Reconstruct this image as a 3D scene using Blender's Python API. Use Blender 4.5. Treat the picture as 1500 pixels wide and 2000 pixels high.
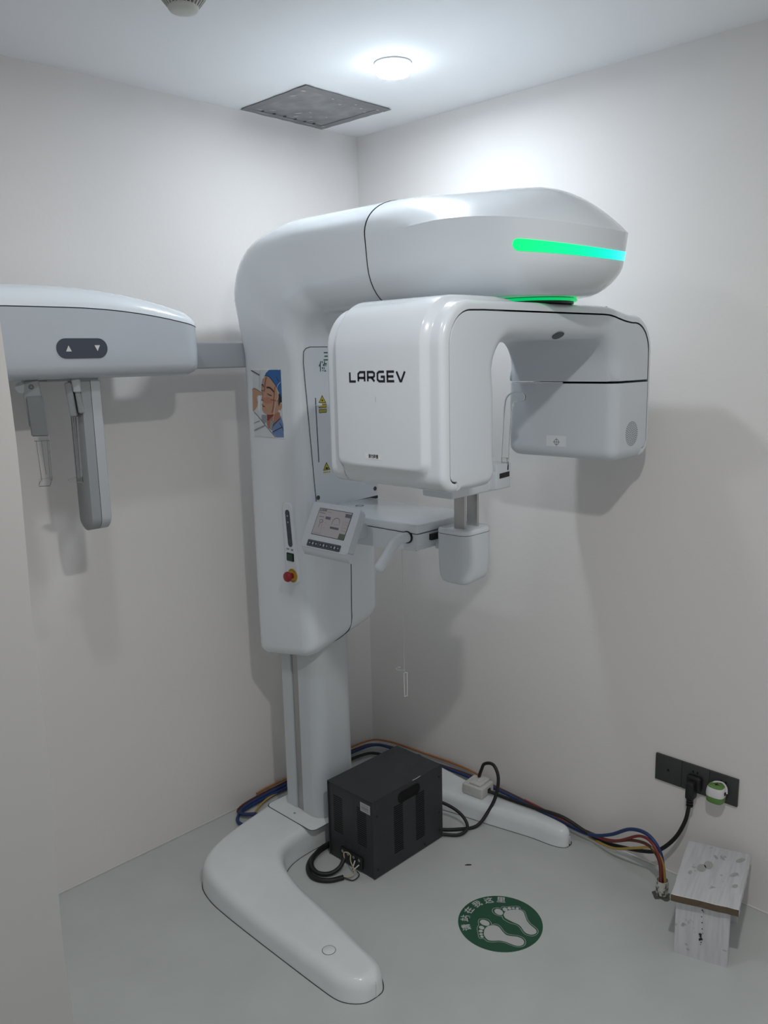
import bpy, bmesh, math, random
from mathutils import Vector, Matrix
random.seed(7)
S = bpy.context.scene
C = S.collection
for o in list(bpy.data.objects): bpy.data.objects.remove(o)
PI = math.pi

# ------------------------------------------------------------------ camera, light, exposure
H = 2.45                                                   # ceiling height
cam_d = bpy.data.cameras.new('camera'); cam = bpy.data.objects.new('camera', cam_d); C.objects.link(cam)
F, PITCH, ROLL, YAW = 1621.886, 0.1839525, -0.0231867, 0.7805582
fw = Vector((math.cos(YAW)*math.cos(PITCH), math.sin(YAW)*math.cos(PITCH), -math.sin(PITCH)))
r0 = fw.cross(Vector((0, 0, 1))).normalized(); u0 = r0.cross(fw)
rr = r0*math.cos(ROLL) + u0*math.sin(ROLL); uu = -r0*math.sin(ROLL) + u0*math.cos(ROLL)
M = Matrix((rr, uu, -fw)).transposed().to_4x4(); M.translation = Vector((-2.3221633, -2.3978173, 1.6331864))
cam.matrix_world = M
cam_d.sensor_fit = 'HORIZONTAL'; cam_d.sensor_width = 36.0; cam_d.lens = F/1500*36.0; cam_d.clip_start = 0.02
S.camera = cam
S.view_settings.view_transform = 'Standard'; S.view_settings.look = 'None'
S.view_settings.gamma = 1.0; S.view_settings.use_curve_mapping = False
S.view_settings.exposure = 0.13
wd = bpy.data.worlds.new('world'); S.world = wd; wd.use_nodes = True
wd.node_tree.nodes['Background'].inputs[0].default_value = (0.98, 0.98, 0.98, 1)
wd.node_tree.nodes['Background'].inputs[1].default_value = 0.34
def lamp(name, loc, power, size, col):
    d = bpy.data.lights.new(name, 'AREA'); d.shape = 'DISK'; d.size = size; d.energy = power; d.color = col
    o = bpy.data.objects.new(name, d); C.objects.link(o); o.location = loc
    return o
LAMP_E = 290.0
lamp('room_lamp', (-1.60, -1.00, 2.42), 2.8, 0.09, (0.93, 0.96, 1.0))
lamp('doorway_lamp', (-1.60, -2.10, 2.42), 12.5, 0.09, (1.0, 0.99, 0.975))

# ------------------------------------------------------------------ materials
MATS = {}
def mat(name, col, rough=0.5, metal=0.0, coat=0.0, noise=0.0, nscale=8.0, bump=0.0, bscale=60.0, trans=0.0, ior=1.45, emit=0.0, ecol=None, spec=0.5):
    if name in MATS: return MATS[name]
    m = bpy.data.materials.new(name); m.use_nodes = True
    nt = m.node_tree; b = nt.nodes['Principled BSDF']
    b.inputs['Base Color'].default_value = (*col, 1); b.inputs['Roughness'].default_value = rough
    b.inputs['Metallic'].default_value = metal; b.inputs['Coat Weight'].default_value = coat; b.inputs['Coat Roughness'].default_value = 0.06
    b.inputs['IOR'].default_value = ior; b.inputs['Specular IOR Level'].default_value = spec
    if trans: b.inputs['Transmission Weight'].default_value = trans
    if emit:
        b.inputs['Emission Color'].default_value = (*(ecol or col), 1); b.inputs['Emission Strength'].default_value = emit
    tc = nt.nodes.new('ShaderNodeTexCoord')
    if noise:
        n = nt.nodes.new('ShaderNodeTexNoise'); n.inputs['Scale'].default_value = nscale; n.inputs['Detail'].default_value = 5
        nt.links.new(tc.outputs['Object'], n.inputs['Vector'])
        mx = nt.nodes.new('ShaderNodeMix'); mx.data_type = 'RGBA'
        mx.inputs[6].default_value = (*[max(0, c*(1-noise)) for c in col], 1); mx.inputs[7].default_value = (*[min(1, c*(1+noise)) for c in col], 1)
        nt.links.new(n.outputs['Fac'], mx.inputs[0]); nt.links.new(mx.outputs[2], b.inputs['Base Color'])
    if bump:
        n2 = nt.nodes.new('ShaderNodeTexNoise'); n2.inputs['Scale'].default_value = bscale; n2.inputs['Detail'].default_value = 4
        nt.links.new(tc.outputs['Object'], n2.inputs['Vector'])
        bp = nt.nodes.new('ShaderNodeBump'); bp.inputs['Strength'].default_value = bump; bp.inputs['Distance'].default_value = 0.01
        nt.links.new(n2.outputs['Fac'], bp.inputs['Height']); nt.links.new(bp.outputs['Normal'], b.inputs['Normal'])
    MATS[name] = m; return m

WALL = mat('wall_paint', (0.80, 0.775, 0.76), 0.75, noise=0.02, nscale=3, bump=0.08, bscale=35)
CEIL = mat('ceiling_paint', (0.90, 0.91, 0.92), 0.8, noise=0.01, nscale=3, bump=0.04, bscale=30)
FLOOR = mat('epoxy_floor', (0.54, 0.57, 0.555), 0.38, noise=0.10, nscale=5, bump=0.03, bscale=18)
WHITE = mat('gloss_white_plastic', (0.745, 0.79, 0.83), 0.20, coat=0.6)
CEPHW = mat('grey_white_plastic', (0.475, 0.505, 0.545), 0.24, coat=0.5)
SATIN = mat('satin_white_plastic', (0.675, 0.72, 0.765), 0.38)
BASEW = mat('base_white', (0.78, 0.81, 0.815), 0.26, coat=0.3, noise=0.05, nscale=14)
GREYP = mat('grey_plastic', (0.30, 0.315, 0.325), 0.5)
GREYL = mat('light_grey_plastic', (0.45, 0.47, 0.49), 0.45)
DKKEY = mat('dark_keypad', (0.055, 0.062, 0.085), 0.4)
BLACK = mat('black_plastic', (0.012, 0.012, 0.013), 0.45)
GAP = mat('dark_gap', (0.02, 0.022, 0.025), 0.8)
ALU = mat('brushed_aluminium', (0.55, 0.55, 0.54), 0.38, metal=0.9)
STEEL = mat('steel_grey', (0.42, 0.42, 0.42), 0.35, metal=0.7)
COLM = mat('column_enamel', (0.56, 0.60, 0.625), 0.3, coat=0.2)
TRAFO = mat('transformer_enamel', (0.030, 0.034, 0.037), 0.5, bump=0.1, bscale=400, noise=0.08, nscale=20)
CLEAR = mat('clear_acrylic', (0.97, 0.98, 0.98), 0.02, trans=1.0, ior=1.40)
WIREB = mat('black_rubber', (0.012, 0.012, 0.012), 0.5)
WIRE = {'blue': mat('blue_wire', (0.02, 0.045, 0.15), 0.5), 'brown': mat('brown_wire', (0.10, 0.035, 0.02), 0.5),
        'yellow': mat('yellow_wire', (0.45, 0.30, 0.08), 0.5), 'red': mat('red_wire', (0.22, 0.035, 0.03), 0.5),
        'orange': mat('orange_wire', (0.40, 0.15, 0.04), 0.5)}
PRINTW = mat('white_print', (0.82, 0.83, 0.83), 0.6)
INK = mat('black_ink', (0.02, 0.02, 0.025), 0.6)
PALE = mat('pale_icon', (0.62, 0.62, 0.60), 0.6)

# ------------------------------------------------------------------ object helpers
ORG = {}
def thing(name, label, cat, loc, group=None):
    o = bpy.data.objects.new(name, None); C.objects.link(o); o.location = loc; o.empty_display_size = 0.05
    o['label'] = label; o['category'] = cat
    if group: o['group'] = group
    ORG[o.name] = Vector(loc); return o
def tag(o, label, cat, group=None):
    o['label'] = label; o['category'] = cat
    if group: o['group'] = group
    return o
def obj(name, bm, m, parent=None, smooth=40, label=None, origin=None, kind=None):
    """bmesh in world coordinates -> one linked mesh object, child of parent"""
    org = ORG[parent.name] if parent else Vector(origin or (0, 0, 0))
    bmesh.ops.remove_doubles(bm, verts=bm.verts, dist=1e-6)
    bmesh.ops.recalc_face_normals(bm, faces=bm.faces)
    bmesh.ops.translate(bm, verts=bm.verts, vec=-org)
    me = bpy.data.meshes.new(name); bm.to_mesh(me); bm.free()
    for mm in (m if isinstance(m, (list, tuple)) else [m]): me.materials.append(mm)
    if smooth:
        me.shade_smooth(); me.set_sharp_from_angle(angle=math.radians(smooth))
    o = bpy.data.objects.new(name, me); C.objects.link(o)
    ORG[o.name] = org
    if parent: o.parent = parent
    else: o.location = org
    if label: o['label'] = label
    if kind: o['kind'] = kind
    return o
def struct(name, bm, m, **k): return obj(name, bm, m, kind='structure', **k)
def box(bm, lo, hi, r=0.0, seg=3, mi=0, sel=None):
    n0 = len(bm.verts)
    g = bmesh.ops.create_cube(bm, size=1.0); vs = g['verts']
    for v in vs: v.co = Vector([lo[i] + (v.co[i]+0.5)*(hi[i]-lo[i]) for i in range(3)])
    fs = set(f for v in vs for f in v.link_faces)
    for f in fs: f.material_index = mi
    if r:
        es = set(e for v in vs for e in v.link_edges)
        if sel: es = [e for e in es if sel((e.verts[0].co+e.verts[1].co)/2)]
        bmesh.ops.bevel(bm, geom=list(es), offset=r, segments=seg, affect='EDGES', profile=0.5, clamp_overlap=True, material=-1)
    return bm
def BOX(lo, hi, r=0.0, seg=3, sel=None): return box(bmesh.new(), lo, hi, r, seg, 0, sel)
def xform(bm, mtx): bmesh.ops.transform(bm, matrix=mtx, verts=bm.verts); return bm
def cyl(bm, a, b, r, n=24, r2=None, caps=True, mi=0):
    a, b = Vector(a), Vector(b); d = (b-a); L = d.length
    q = d.to_track_quat('Z', 'Y').to_matrix().to_4x4(); q.translation = (a+b)/2
    g = bmesh.ops.create_cone(bm, cap_ends=caps, segments=n, radius1=r, radius2=r if r2 is None else r2, depth=L, matrix=q)
    for f in set(f for v in g['verts'] for f in v.link_faces): f.material_index = mi
    return bm
def CYL(*a, **k): return cyl(bmesh.new(), *a, **k)
def lathe(bm, c, prof, n=32, axis=(0, 0, 1), mi=0):
    """prof: list of (radius, height along axis)"""
    q = Vector(axis).to_track_quat('Z', 'Y').to_matrix(); rows = []
    for r, h in prof:
        rows.append([bm.verts.new(Vector(c) + q @ Vector((r*math.cos(2*PI*i/n), r*math.sin(2*PI*i/n), h))) for i in range(n)])
    for a, b in zip(rows, rows[1:]):
        for i in range(n):
            bm.faces.new((a[i], a[(i+1) % n], b[(i+1) % n], b[i])).material_index = mi
    for row in (rows[0], rows[-1]):
        try: bm.faces.new(row).material_index = mi
        except ValueError: pass
    return bm
def catmull(pts, n=8, closed=False):
    P = [Vector(p) for p in pts]; out = []
    m = len(P); rng = range(m if closed else m-1)
    for i in rng:
        p0 = P[(i-1) % m] if (closed or i > 0) else P[0]*2-P[1]
        p1, p2 = P[i], P[(i+1) % m]
        p3 = P[(i+2) % m] if (closed or i+2 < m) else P[-1]*2-P[-2]
        for k in range(n):
            t = k/n
            out.append(0.5*((2*p1)+(-p0+p2)*t+(2*p0-5*p1+4*p2-p3)*t*t+(-p0+3*p1-3*p2+p3)*t*t*t))
    if not closed: out.append(P[-1])
    return out
def tube(bm, pts, r, n=10, smooth=8, mi=0, rfun=None):
    P = catmull(pts, smooth) if smooth else [Vector(p) for p in pts]
    T = [(P[min(i+1, len(P)-1)]-P[max(i-1, 0)]).normalized() for i in range(len(P))]
    up = Vector((0, 0, 1)) if abs(T[0].z) < 0.9 else Vector((1, 0, 0))
    nrm = (up - T[0]*up.dot(T[0])).normalized(); rows = []
    for i, (p, t) in enumerate(zip(P, T)):
        nrm = (nrm - t*nrm.dot(t)).normalized(); bi = t.cross(nrm)
        rad = rfun(i/(len(P)-1)) if rfun else r
        rows.append([bm.verts.new(p + nrm*rad*math.cos(2*PI*k/n) + bi*rad*math.sin(2*PI*k/n)) for k in range(n)])
    for a, b in zip(rows, rows[1:]):
        for k in range(n): bm.faces.new((a[k], a[(k+1) % n], b[(k+1) % n], b[k])).material_index = mi
    bm.faces.new(rows[0]).material_index = mi; bm.faces.new(rows[-1]).material_index = mi
    return bm
def TUBE(*a, **k): return tube(bmesh.new(), *a, **k)
class Frame:
    """flat drawing plane: origin, right, up (normal = right x up points at the reader)"""
    def __init__(s, o, r, u):
        s.o = Vector(o); s.r = Vector(r).normalized(); s.u = Vector(u).normalized(); s.n = s.r.cross(s.u)
    def __call__(s, p, off=0.0): return s.o + s.r*p[0] + s.u*p[1] + s.n*off
def poly(bm, fr, pts, off=0.0, mi=0, thick=0.0):
    a = [bm.verts.new(fr(p, off+thick)) for p in pts]
    f = bm.faces.new(a); f.material_index = mi
    if thick:
        b = [bm.verts.new(fr(p, off)) for p in pts]
        for i in range(len(a)):
            j = (i+1) % len(a); bm.faces.new((a[i], b[i], b[j], a[j])).material_index = mi
        bm.faces.new(list(reversed(b))).material_index = mi
    return bm
def ribbon(bm, fr, pts, w, off=0.0, mi=0, closed=False, thick=0.0):
    P = [Vector((p[0], p[1])) for p in pts]; n = len(P); L = []; R = []
    for i in range(n):
        a = P[(i-1) % n] if (closed or i) else None; c = P[(i+1) % n] if (closed or i < n-1) else None
        d1 = (P[i]-a).normalized() if a is not None else (c-P[i]).normalized()
        d2 = (c-P[i]).normalized() if c is not None else d1
        t = d1+d2; t = t.normalized() if t.length > 1e-6 else d1
        nn = Vector((-t.y, t.x)); k = min(2.0, 1/max(0.3, nn.dot(Vector((-d1.y, d1.x)))))
        L.append(bm.verts.new(fr(P[i]+nn*w/2*k, off+thick))); R.append(bm.verts.new(fr(P[i]-nn*w/2*k, off+thick)))
    for i in range(n if closed else n-1):
        j = (i+1) % n; bm.faces.new((L[i], R[i], R[j], L[j])).material_index = mi
    return bm
def rrect(w, h, r, n=6, cx=0, cy=0):
    out = []
    for sx, sy, a0 in ((1, 1, 0), (-1, 1, PI/2), (-1, -1, PI), (1, -1, 3*PI/2)):
        for i in range(n+1):
            a = a0 + i/n*PI/2; out.append((cx+sx*(w/2-r)+r*math.cos(a), cy+sy*(h/2-r)+r*math.sin(a)))
    return out
def circ(r, n=24, cx=0, cy=0, ry=None): return [(cx+r*math.cos(2*PI*i/n), cy+(ry or r)*math.sin(2*PI*i/n)) for i in range(n)]
def text(name, s, size, fr, off, m, parent, at=(0, 0), ang=0.0, sx=1.0):
    cu = bpy.data.curves.new('lettering', 'FONT'); cu.body = s; cu.size = size; cu.align_x = 'CENTER'; cu.align_y = 'CENTER'
    cu.resolution_u = 2; cu.offset = size*0.018
    t = bpy.data.objects.new('lettering', cu); C.objects.link(t)
    dg = bpy.context.evaluated_depsgraph_get(); dg.update()
    me = bpy.data.meshes.new_from_object(t.evaluated_get(dg)); bpy.data.objects.remove(t)
    bm = bmesh.new(); bm.from_mesh(me); bpy.data.meshes.remove(me)
    ca, sa = math.cos(ang), math.sin(ang)
    for v in bm.verts:
        x, y = v.co.x*sx, v.co.y; v.co = fr((at[0]+x*ca-y*sa, at[1]+x*sa+y*ca), off)
    return obj(name, bm, m, parent, smooth=0)
def sstep(a, b, x):
    t = max(0.0, min(1.0, (x-a)/(b-a))); return t*t*(3-2*t)
def grid(bm, rows, mi=0, closed_u=False, closed_v=False):
    """rows: list of lists of points"""
    V = [[bm.verts.new(p) for p in row] for row in rows]
    nu = len(V); nv = len(V[0])
    for i in range(nu if closed_u else nu-1):
        for j in range(nv if closed_v else nv-1):
            q = (V[i][j], V[i][(j+1) % nv], V[(i+1) % nu][(j+1) % nv], V[(i+1) % nu][j])
            try: bm.faces.new(q).material_index = mi
            except ValueError: pass
    return V

# flat drawings, in metres in the plane of each print (screen of the touch panel, picture, floor sticker)
FEET = {
 'b2': [(0.04,0.0157),(0.0547,0.0203),(0.0693,0.0159),(0.0823,0.0055),(0.0912,-0.0055),(0.0911,-0.0192),(0.0805,-0.0327),(0.0664,-0.0486),(0.0576,-0.0655),(0.0534,-0.0826),(0.0496,-0.0934),(0.0415,-0.0996),(0.0312,-0.099),(0.0227,-0.092),(0.0196,-0.0801),(0.0226,-0.0685),(0.0311,-0.0542),(0.0348,-0.0408),(0.0328,-0.0277),(0.0319,-0.0112),(0.0323,0.0038)],
 't2': [(0.0377,0.0479),(0.0476,0.0477),(0.053,0.0391),(0.051,0.0275),(0.0443,0.0201),(0.0354,0.0198),(0.0303,0.0272),(0.031,0.0391)],
 'o2': [(0.0324,0.015),(0.0273,0.025),(0.0253,0.0385),(0.0323,0.0514),(0.0438,0.0551),(0.0547,0.048),(0.0584,0.0393),(0.0687,0.0406),(0.0774,0.0294),(0.0889,0.0202),(0.1005,0.0085),(0.1009,0.0001),(0.0946,-0.0069),(0.0957,-0.0196),(0.0833,-0.0356),(0.0727,-0.0466),(0.0627,-0.0644),(0.0585,-0.0838),(0.0529,-0.097),(0.0414,-0.1037),(0.0271,-0.1029),(0.018,-0.0952),(0.0135,-0.082),(0.017,-0.0689),(0.0255,-0.0545),(0.0297,-0.0396),(0.0251,-0.0259),(0.023,-0.0104),(0.0246,0.0055)],
 'b1': [(-0.058,0.0123),(-0.0475,0.0179),(-0.0328,0.0193),(-0.0205,0.0138),(-0.0131,0.0046),(-0.0123,-0.0071),(-0.0198,-0.0248),(-0.0248,-0.0406),(-0.0202,-0.0539),(-0.0107,-0.0684),(-0.0073,-0.0825),(-0.012,-0.094),(-0.0229,-0.1005),(-0.0351,-0.0975),(-0.0431,-0.0869),(-0.0465,-0.073),(-0.0502,-0.0568),(-0.0568,-0.0427),(-0.0703,-0.0289),(-0.0773,-0.0172),(-0.0731,-0.0031),(-0.0663,0.0064)],
 't1': [(-0.033,0.048),(-0.0225,0.0498),(-0.0157,0.0425),(-0.0142,0.0298),(-0.0191,0.0219),(-0.028,0.0193),(-0.0338,0.0248),(-0.0365,0.0364)],
 'o1': [(-0.0345,0.0518),(-0.0242,0.0561),(-0.0141,0.0488),(-0.0077,0.0361),(-0.0124,0.0212),(-0.0177,0.016),(-0.007,0.0067),(-0.0073,-0.0082),(-0.016,-0.0268),(-0.0187,-0.0409),(-0.0134,-0.0538),(-0.0045,-0.0688),(-0.0017,-0.0844),(-0.0098,-0.0983),(-0.0244,-0.105),(-0.0372,-0.1013),(-0.0473,-0.0876),(-0.0514,-0.0718),(-0.055,-0.0556),(-0.0632,-0.0427),(-0.0774,-0.0294),(-0.0832,-0.017),(-0.0807,-0.0053),(-0.0875,0.0041),(-0.0823,0.0131),(-0.0723,0.0234),(-0.0624,0.0341),(-0.0523,0.0404),(-0.0453,0.0416)],
 's20': [(0.0649,0.0193),(0.0599,0.0188),(0.0562,0.0214),(0.0552,0.0262),(0.0572,0.0313),(0.0616,0.0348),(0.0666,0.0354),(0.0704,0.0328),(0.0714,0.028),(0.0693,0.0228)],
 's21': [(0.0787,0.0149),(0.0749,0.0141),(0.0715,0.0156),(0.0698,0.019),(0.0704,0.0228),(0.0732,0.0257),(0.0769,0.0265),(0.0803,0.0249),(0.082,0.0216),(0.0814,0.0178)],
 's22': [(0.0875,0.0082),(0.0846,0.0074),(0.0817,0.0085),(0.08,0.0109),(0.0801,0.0138),(0.0819,0.0161),(0.0848,0.0169),(0.0877,0.0158),(0.0894,0.0134),(0.0893,0.0104)],
 's23': [(0.0952,-0.0007),(0.092,-0.0018),(0.0888,-0.0012),(0.0868,0.0011),(0.0867,0.004),(0.0886,0.0065),(0.0918,0.0077),(0.0951,0.007),(0.0971,0.0048),(0.0972,0.0018)],
 's10': [(-0.0464,0.0201),(-0.0508,0.0199),(-0.0543,0.0229),(-0.0555,0.028),(-0.054,0.0333),(-0.0503,0.0367),(-0.0459,0.037),(-0.0424,0.034),(-0.0412,0.0288),(-0.0428,0.0235)],
 's11': [(-0.0579,0.0161),(-0.0614,0.0151),(-0.065,0.0165),(-0.0672,0.0196),(-0.0673,0.0233),(-0.0651,0.0263),(-0.0616,0.0272),(-0.0581,0.0259),(-0.0558,0.0227),(-0.0558,0.019)],
 's12': [(-0.0675,0.0086),(-0.0704,0.0077),(-0.0736,0.0087),(-0.0759,0.0111),(-0.0764,0.0142),(-0.075,0.0166),(-0.0721,0.0175),(-0.0689,0.0165),(-0.0667,0.014),(-0.0661,0.011)],
 's13': [(-0.0756,-0.0),(-0.0785,-0.0007),(-0.0811,0.0005),(-0.0825,0.0032),(-0.0822,0.0062),(-0.0802,0.0085),(-0.0773,0.0092),(-0.0746,0.0079),(-0.0732,0.0053),(-0.0736,0.0022)],
 'chars': [(-0.0758,0.0607),(-0.0472,0.0877),(-0.012,0.1017),(0.0263,0.1021),(0.0621,0.0869),(0.0899,0.0615)],
 'ctr': [(0.0027,-0.0003)],
 'rim': [(-0.0699,0.0989),(0.0961,0.0894),(0.0775,-0.0956),(-0.0798,-0.0833)],
}
POSTER = {
 'sheet': [(-0.088,0.098),(0.0635,0.0969),(0.0662,-0.1164),(-0.0902,-0.1179)],
 'bg': [(-0.0852,0.0935),(0.0607,0.0939),(0.061,-0.1129),(-0.0872,-0.1148)],
 'cap': [(-0.0203,0.0743),(-0.0133,0.0843),(0.0039,0.0936),(0.0607,0.0939),(0.06,0.0074),(0.0439,0.0333),(0.0291,0.0506),(0.0158,0.063),(0.0061,0.0699),(-0.0099,0.0755)],
 'face': [(-0.0271,0.0667),(-0.0205,0.0724),(-0.008,0.073),(0.006,0.068),(0.0213,0.0556),(0.0363,0.0394),(0.0433,0.0258),(0.0454,0.0134),(0.0425,0.0009),(0.0425,-0.0129),(0.0457,-0.0241),(0.0368,-0.0356),(0.02,-0.0425),(-0.0027,-0.0444),(-0.0234,-0.0431),(-0.0355,-0.0377),(-0.0413,-0.0302),(-0.0406,-0.0225),(-0.0362,-0.0198),(-0.042,-0.0135),(-0.0351,-0.0057),(-0.041,-0.0007),(-0.0402,0.0082),(-0.0332,0.0173),(-0.0387,0.0274),(-0.0375,0.0426),(-0.0335,0.0528)],
 'hair': [(0.0456,0.0234),(0.0585,0.0136),(0.0592,-0.0038),(0.051,-0.0065),(0.0461,-0.0191),(0.0404,-0.0142),(0.0425,0.0009)],
 'ear': [(0.0466,-0.0116),(0.055,-0.0064),(0.0593,-0.0113),(0.0579,-0.0225),(0.0493,-0.0303),(0.0436,-0.0254)],
 'neck': [(-0.0193,-0.0437),(0.0221,-0.0418),(0.0389,-0.0343),(0.0468,-0.0366),(0.0475,-0.0554),(0.0157,-0.0731),(0.0042,-0.0888),(-0.0143,-0.0871),(-0.0217,-0.0745),(-0.0181,-0.0551)],
 'shade': [(-0.0173,-0.0449),(0.0221,-0.0424),(0.0006,-0.0545),(-0.0125,-0.0639),(-0.0196,-0.0616)],
 'shirt': [(0.0114,-0.0758),(0.0455,-0.0542),(0.0503,-0.044),(0.0614,-0.0713),(0.0611,-0.1122),(0.0249,-0.1141),(0.0034,-0.0991),(0.0104,-0.0886)],
 'hand': [(-0.0861,0.032),(-0.0782,0.0365),(-0.0594,0.0322),(-0.039,0.0235),(-0.031,0.0192),(-0.0397,0.0146),(-0.0586,0.0162),(-0.0657,0.0078),(-0.0627,-0.0076),(-0.0659,-0.0205),(-0.0865,-0.036),(-0.0897,-0.0354)],
 'mach': [(-0.0835,-0.0378),(-0.0561,-0.0564),(-0.0243,-0.081),(0.0208,-0.1143),(-0.0871,-0.1144)],
 'chin': [(-0.0446,-0.0457),(-0.0195,-0.0462),(-0.0213,-0.0694),(-0.0383,-0.0726),(-0.0462,-0.0651)],
 'clip': [(-0.002,-0.0622),(0.0144,-0.0629),(0.0059,-0.0939),(-0.0062,-0.0893)],
 'mouth': [(-0.0408,-0.0116),(-0.0318,-0.0172),(-0.0216,-0.0201),(-0.0363,-0.0211)],
 'cheek': [(-0.0361,0.007),(-0.0067,0.01),(0.0173,0.0029),(0.0084,-0.0074),(-0.0167,-0.0117),(-0.033,-0.0057)],
 'l0': [(-0.0117,0.0397),(0.0037,0.0392),(0.0175,0.0318),(0.0232,0.0262)],
 'l1': [(-0.0359,0.049),(-0.0288,0.0465),(-0.0271,0.0408)],
 'l2': [(-0.0089,0.022),(-0.002,0.0177),(0.0121,0.0148)],
 'l3': [(-0.0384,0.0305),(-0.0281,0.0294)],
 'l4': [(-0.0408,0.0018),(-0.0326,-0.0006),(-0.0293,0.0008)],
 'r0': [(-0.0101,0.0724),(-0.0152,0.0604),(-0.0207,0.0428),(-0.024,0.0275)],
 'r1': [(0.0315,0.0431),(0.0262,0.0256),(0.0227,0.0068),(0.0178,-0.0185),(0.0091,-0.0377)],
 'l5': [(0.0071,0.0027),(0.0414,-0.001)],
 'l6': [(-0.0863,0.0929),(-0.044,0.0781)],
 'l7': [(-0.0397,0.0926),(-0.0473,0.0375)],
 'l8': [(-0.0854,-0.0737),(-0.0547,-0.0654)],
 'l9': [(-0.0848,-0.0966),(-0.0283,-0.0786)],
 'w0': [(-0.0524,0.0144),(-0.0584,-0.0332)],
 'w1': [(0.0596,0.0569),(0.0448,0.0457),(0.0418,0.032),(0.0453,0.0109),(0.033,-0.0056),(0.0144,-0.0629)],
 'k0': [(-0.0203,0.0743),(-0.0099,0.0755),(0.0061,0.0699),(0.0291,0.0506),(0.0439,0.0333),(0.0565,0.0136)],
 'k1': [(0.0475,-0.0542),(0.0134,-0.0757),(0.0081,-0.0912)],
 'k2': [(0.0426,-0.067),(0.0576,-0.0815),(0.0608,-0.0927)],
 'k3': [(-0.0835,-0.0378),(-0.0561,-0.0564),(-0.0243,-0.081),(0.0208,-0.1136)],
 'k4': [(-0.0271,0.0667),(-0.0345,0.0528),(-0.0387,0.0274),(-0.0332,0.0173),(-0.041,-0.0007)],
 'k5': [(0.0077,-0.0976),(0.0557,-0.0803)],
 'k6': [(-0.0861,0.032),(-0.0782,0.0365),(-0.0594,0.0322),(-0.039,0.0235)],
 'k7': [(0.0367,0.0717),(0.0517,0.0582)],
}
TAB = {
 'body': [(0.0007,-0.0002),(0.1956,-0.0016),(0.1882,-0.1371),(-0.0035,-0.1365)],
 'screen': [(0.0293,-0.0158),(0.1704,-0.0161),(0.1665,-0.0985),(0.0257,-0.0973)],
 'pad': [(0.0223,-0.1138),(0.1634,-0.1138),(0.1639,-0.1336),(0.0213,-0.1329)],
 'a': [(0.1435,-0.0215),(0.1692,-0.0221),(0.17,-0.0329),(0.1444,-0.0324)],
 'b': [(0.0658,-0.0387),(0.0871,-0.0385),(0.0883,-0.0472),(0.0667,-0.0467)],
 'c': [(0.0963,-0.0653),(0.1332,-0.066),(0.1334,-0.0724),(0.0965,-0.0718)],
 'g': [(0.142,-0.0804),(0.1666,-0.0811),(0.1656,-0.0983),(0.1407,-0.098)],
 'arch': [(0.0994,-0.0603),(0.1002,-0.0472),(0.1099,-0.0395),(0.1234,-0.0406),(0.1307,-0.0544)],
 'por': [(0.0489,-0.0612),(0.0458,-0.0512),(0.0564,-0.0508),(0.0601,-0.056),(0.0529,-0.0578),(0.0493,-0.0649),(0.0469,-0.0746)],
 't0': [(0.0333,-0.0204),(0.0396,-0.0254)],
 't1': [(0.0411,-0.0195),(0.0525,-0.0239)],
 't2': [(0.0518,-0.0192),(0.0631,-0.0236)],
 'h1': [(0.0348,-0.0298),(0.0608,-0.0305)],
 'h2': [(0.0375,-0.0418),(0.0588,-0.0411)],
 'h3': [(0.0665,-0.0251),(0.0823,-0.0247)],
 'd': [(0.0558,-0.0433),(0.0638,-0.0911)],
 'e': [(0.1428,-0.0436),(0.1459,-0.0744)],
 'f0': [(0.1479,-0.0467),(0.1684,-0.0468)],
 'f1': [(0.1485,-0.0539),(0.1677,-0.0542)],
 'f2': [(0.1486,-0.0631),(0.1682,-0.0641)],
 'f3': [(0.1487,-0.0722),(0.1683,-0.0732)],
 'f4': [(0.1077,-0.0583),(0.1331,-0.0569)],
 'f5': [(0.034,-0.0914),(0.0616,-0.0924)],
 'f6': [(0.0689,-0.0577),(0.0757,-0.0577)],
 'f7': [(0.0685,-0.0718),(0.0754,-0.0722)],
}

# ------------------------------------------------------------------ the room
struct('floor', BOX((-4.2, -4.6, -0.1), (0.14, 0.14, 0)), FLOOR)
struct('ceiling', BOX((-4.2, -4.6, H), (0.14, 0.14, H+0.1)), CEIL)
struct('wall_left', BOX((-4.2, 0, 0), (0.14, 0.14, H)), WALL)
struct('wall_right', BOX((0, -4.6, 0), (0.14, 0, H)), WALL)
struct('wall_side', BOX((-2.62, -1.2, 0), (-2.5, 0, H)), WALL)
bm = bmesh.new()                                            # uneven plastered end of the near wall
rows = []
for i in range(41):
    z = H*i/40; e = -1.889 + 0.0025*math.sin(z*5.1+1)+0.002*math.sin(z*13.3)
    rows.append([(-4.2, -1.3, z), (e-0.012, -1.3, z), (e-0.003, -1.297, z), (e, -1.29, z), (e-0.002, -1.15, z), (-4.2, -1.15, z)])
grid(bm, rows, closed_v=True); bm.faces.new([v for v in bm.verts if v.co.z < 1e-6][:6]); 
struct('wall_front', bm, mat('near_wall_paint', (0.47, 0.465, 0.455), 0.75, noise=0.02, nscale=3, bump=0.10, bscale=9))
bm = bmesh.new(); box(bm, (-4.2, -0.004, 0.0), (0, 0, 0.006), 0.0015)
struct('trim_1', bm, mat('white_caulk', (0.72, 0.71, 0.69), 0.7))
bm = bmesh.new(); box(bm, (-0.004, -4.6, 0.0), (0, -0.004, 0.005), 0.0015)
struct('trim_2', bm, WALL)

# ------------------------------------------------------------------ the machine
XC = -0.57
MC = thing('dental_xray_machine', 'tall white panoramic dental x-ray machine with green light strip standing in the room corner', 'x-ray machine', (XC, -0.41, 0))

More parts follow.
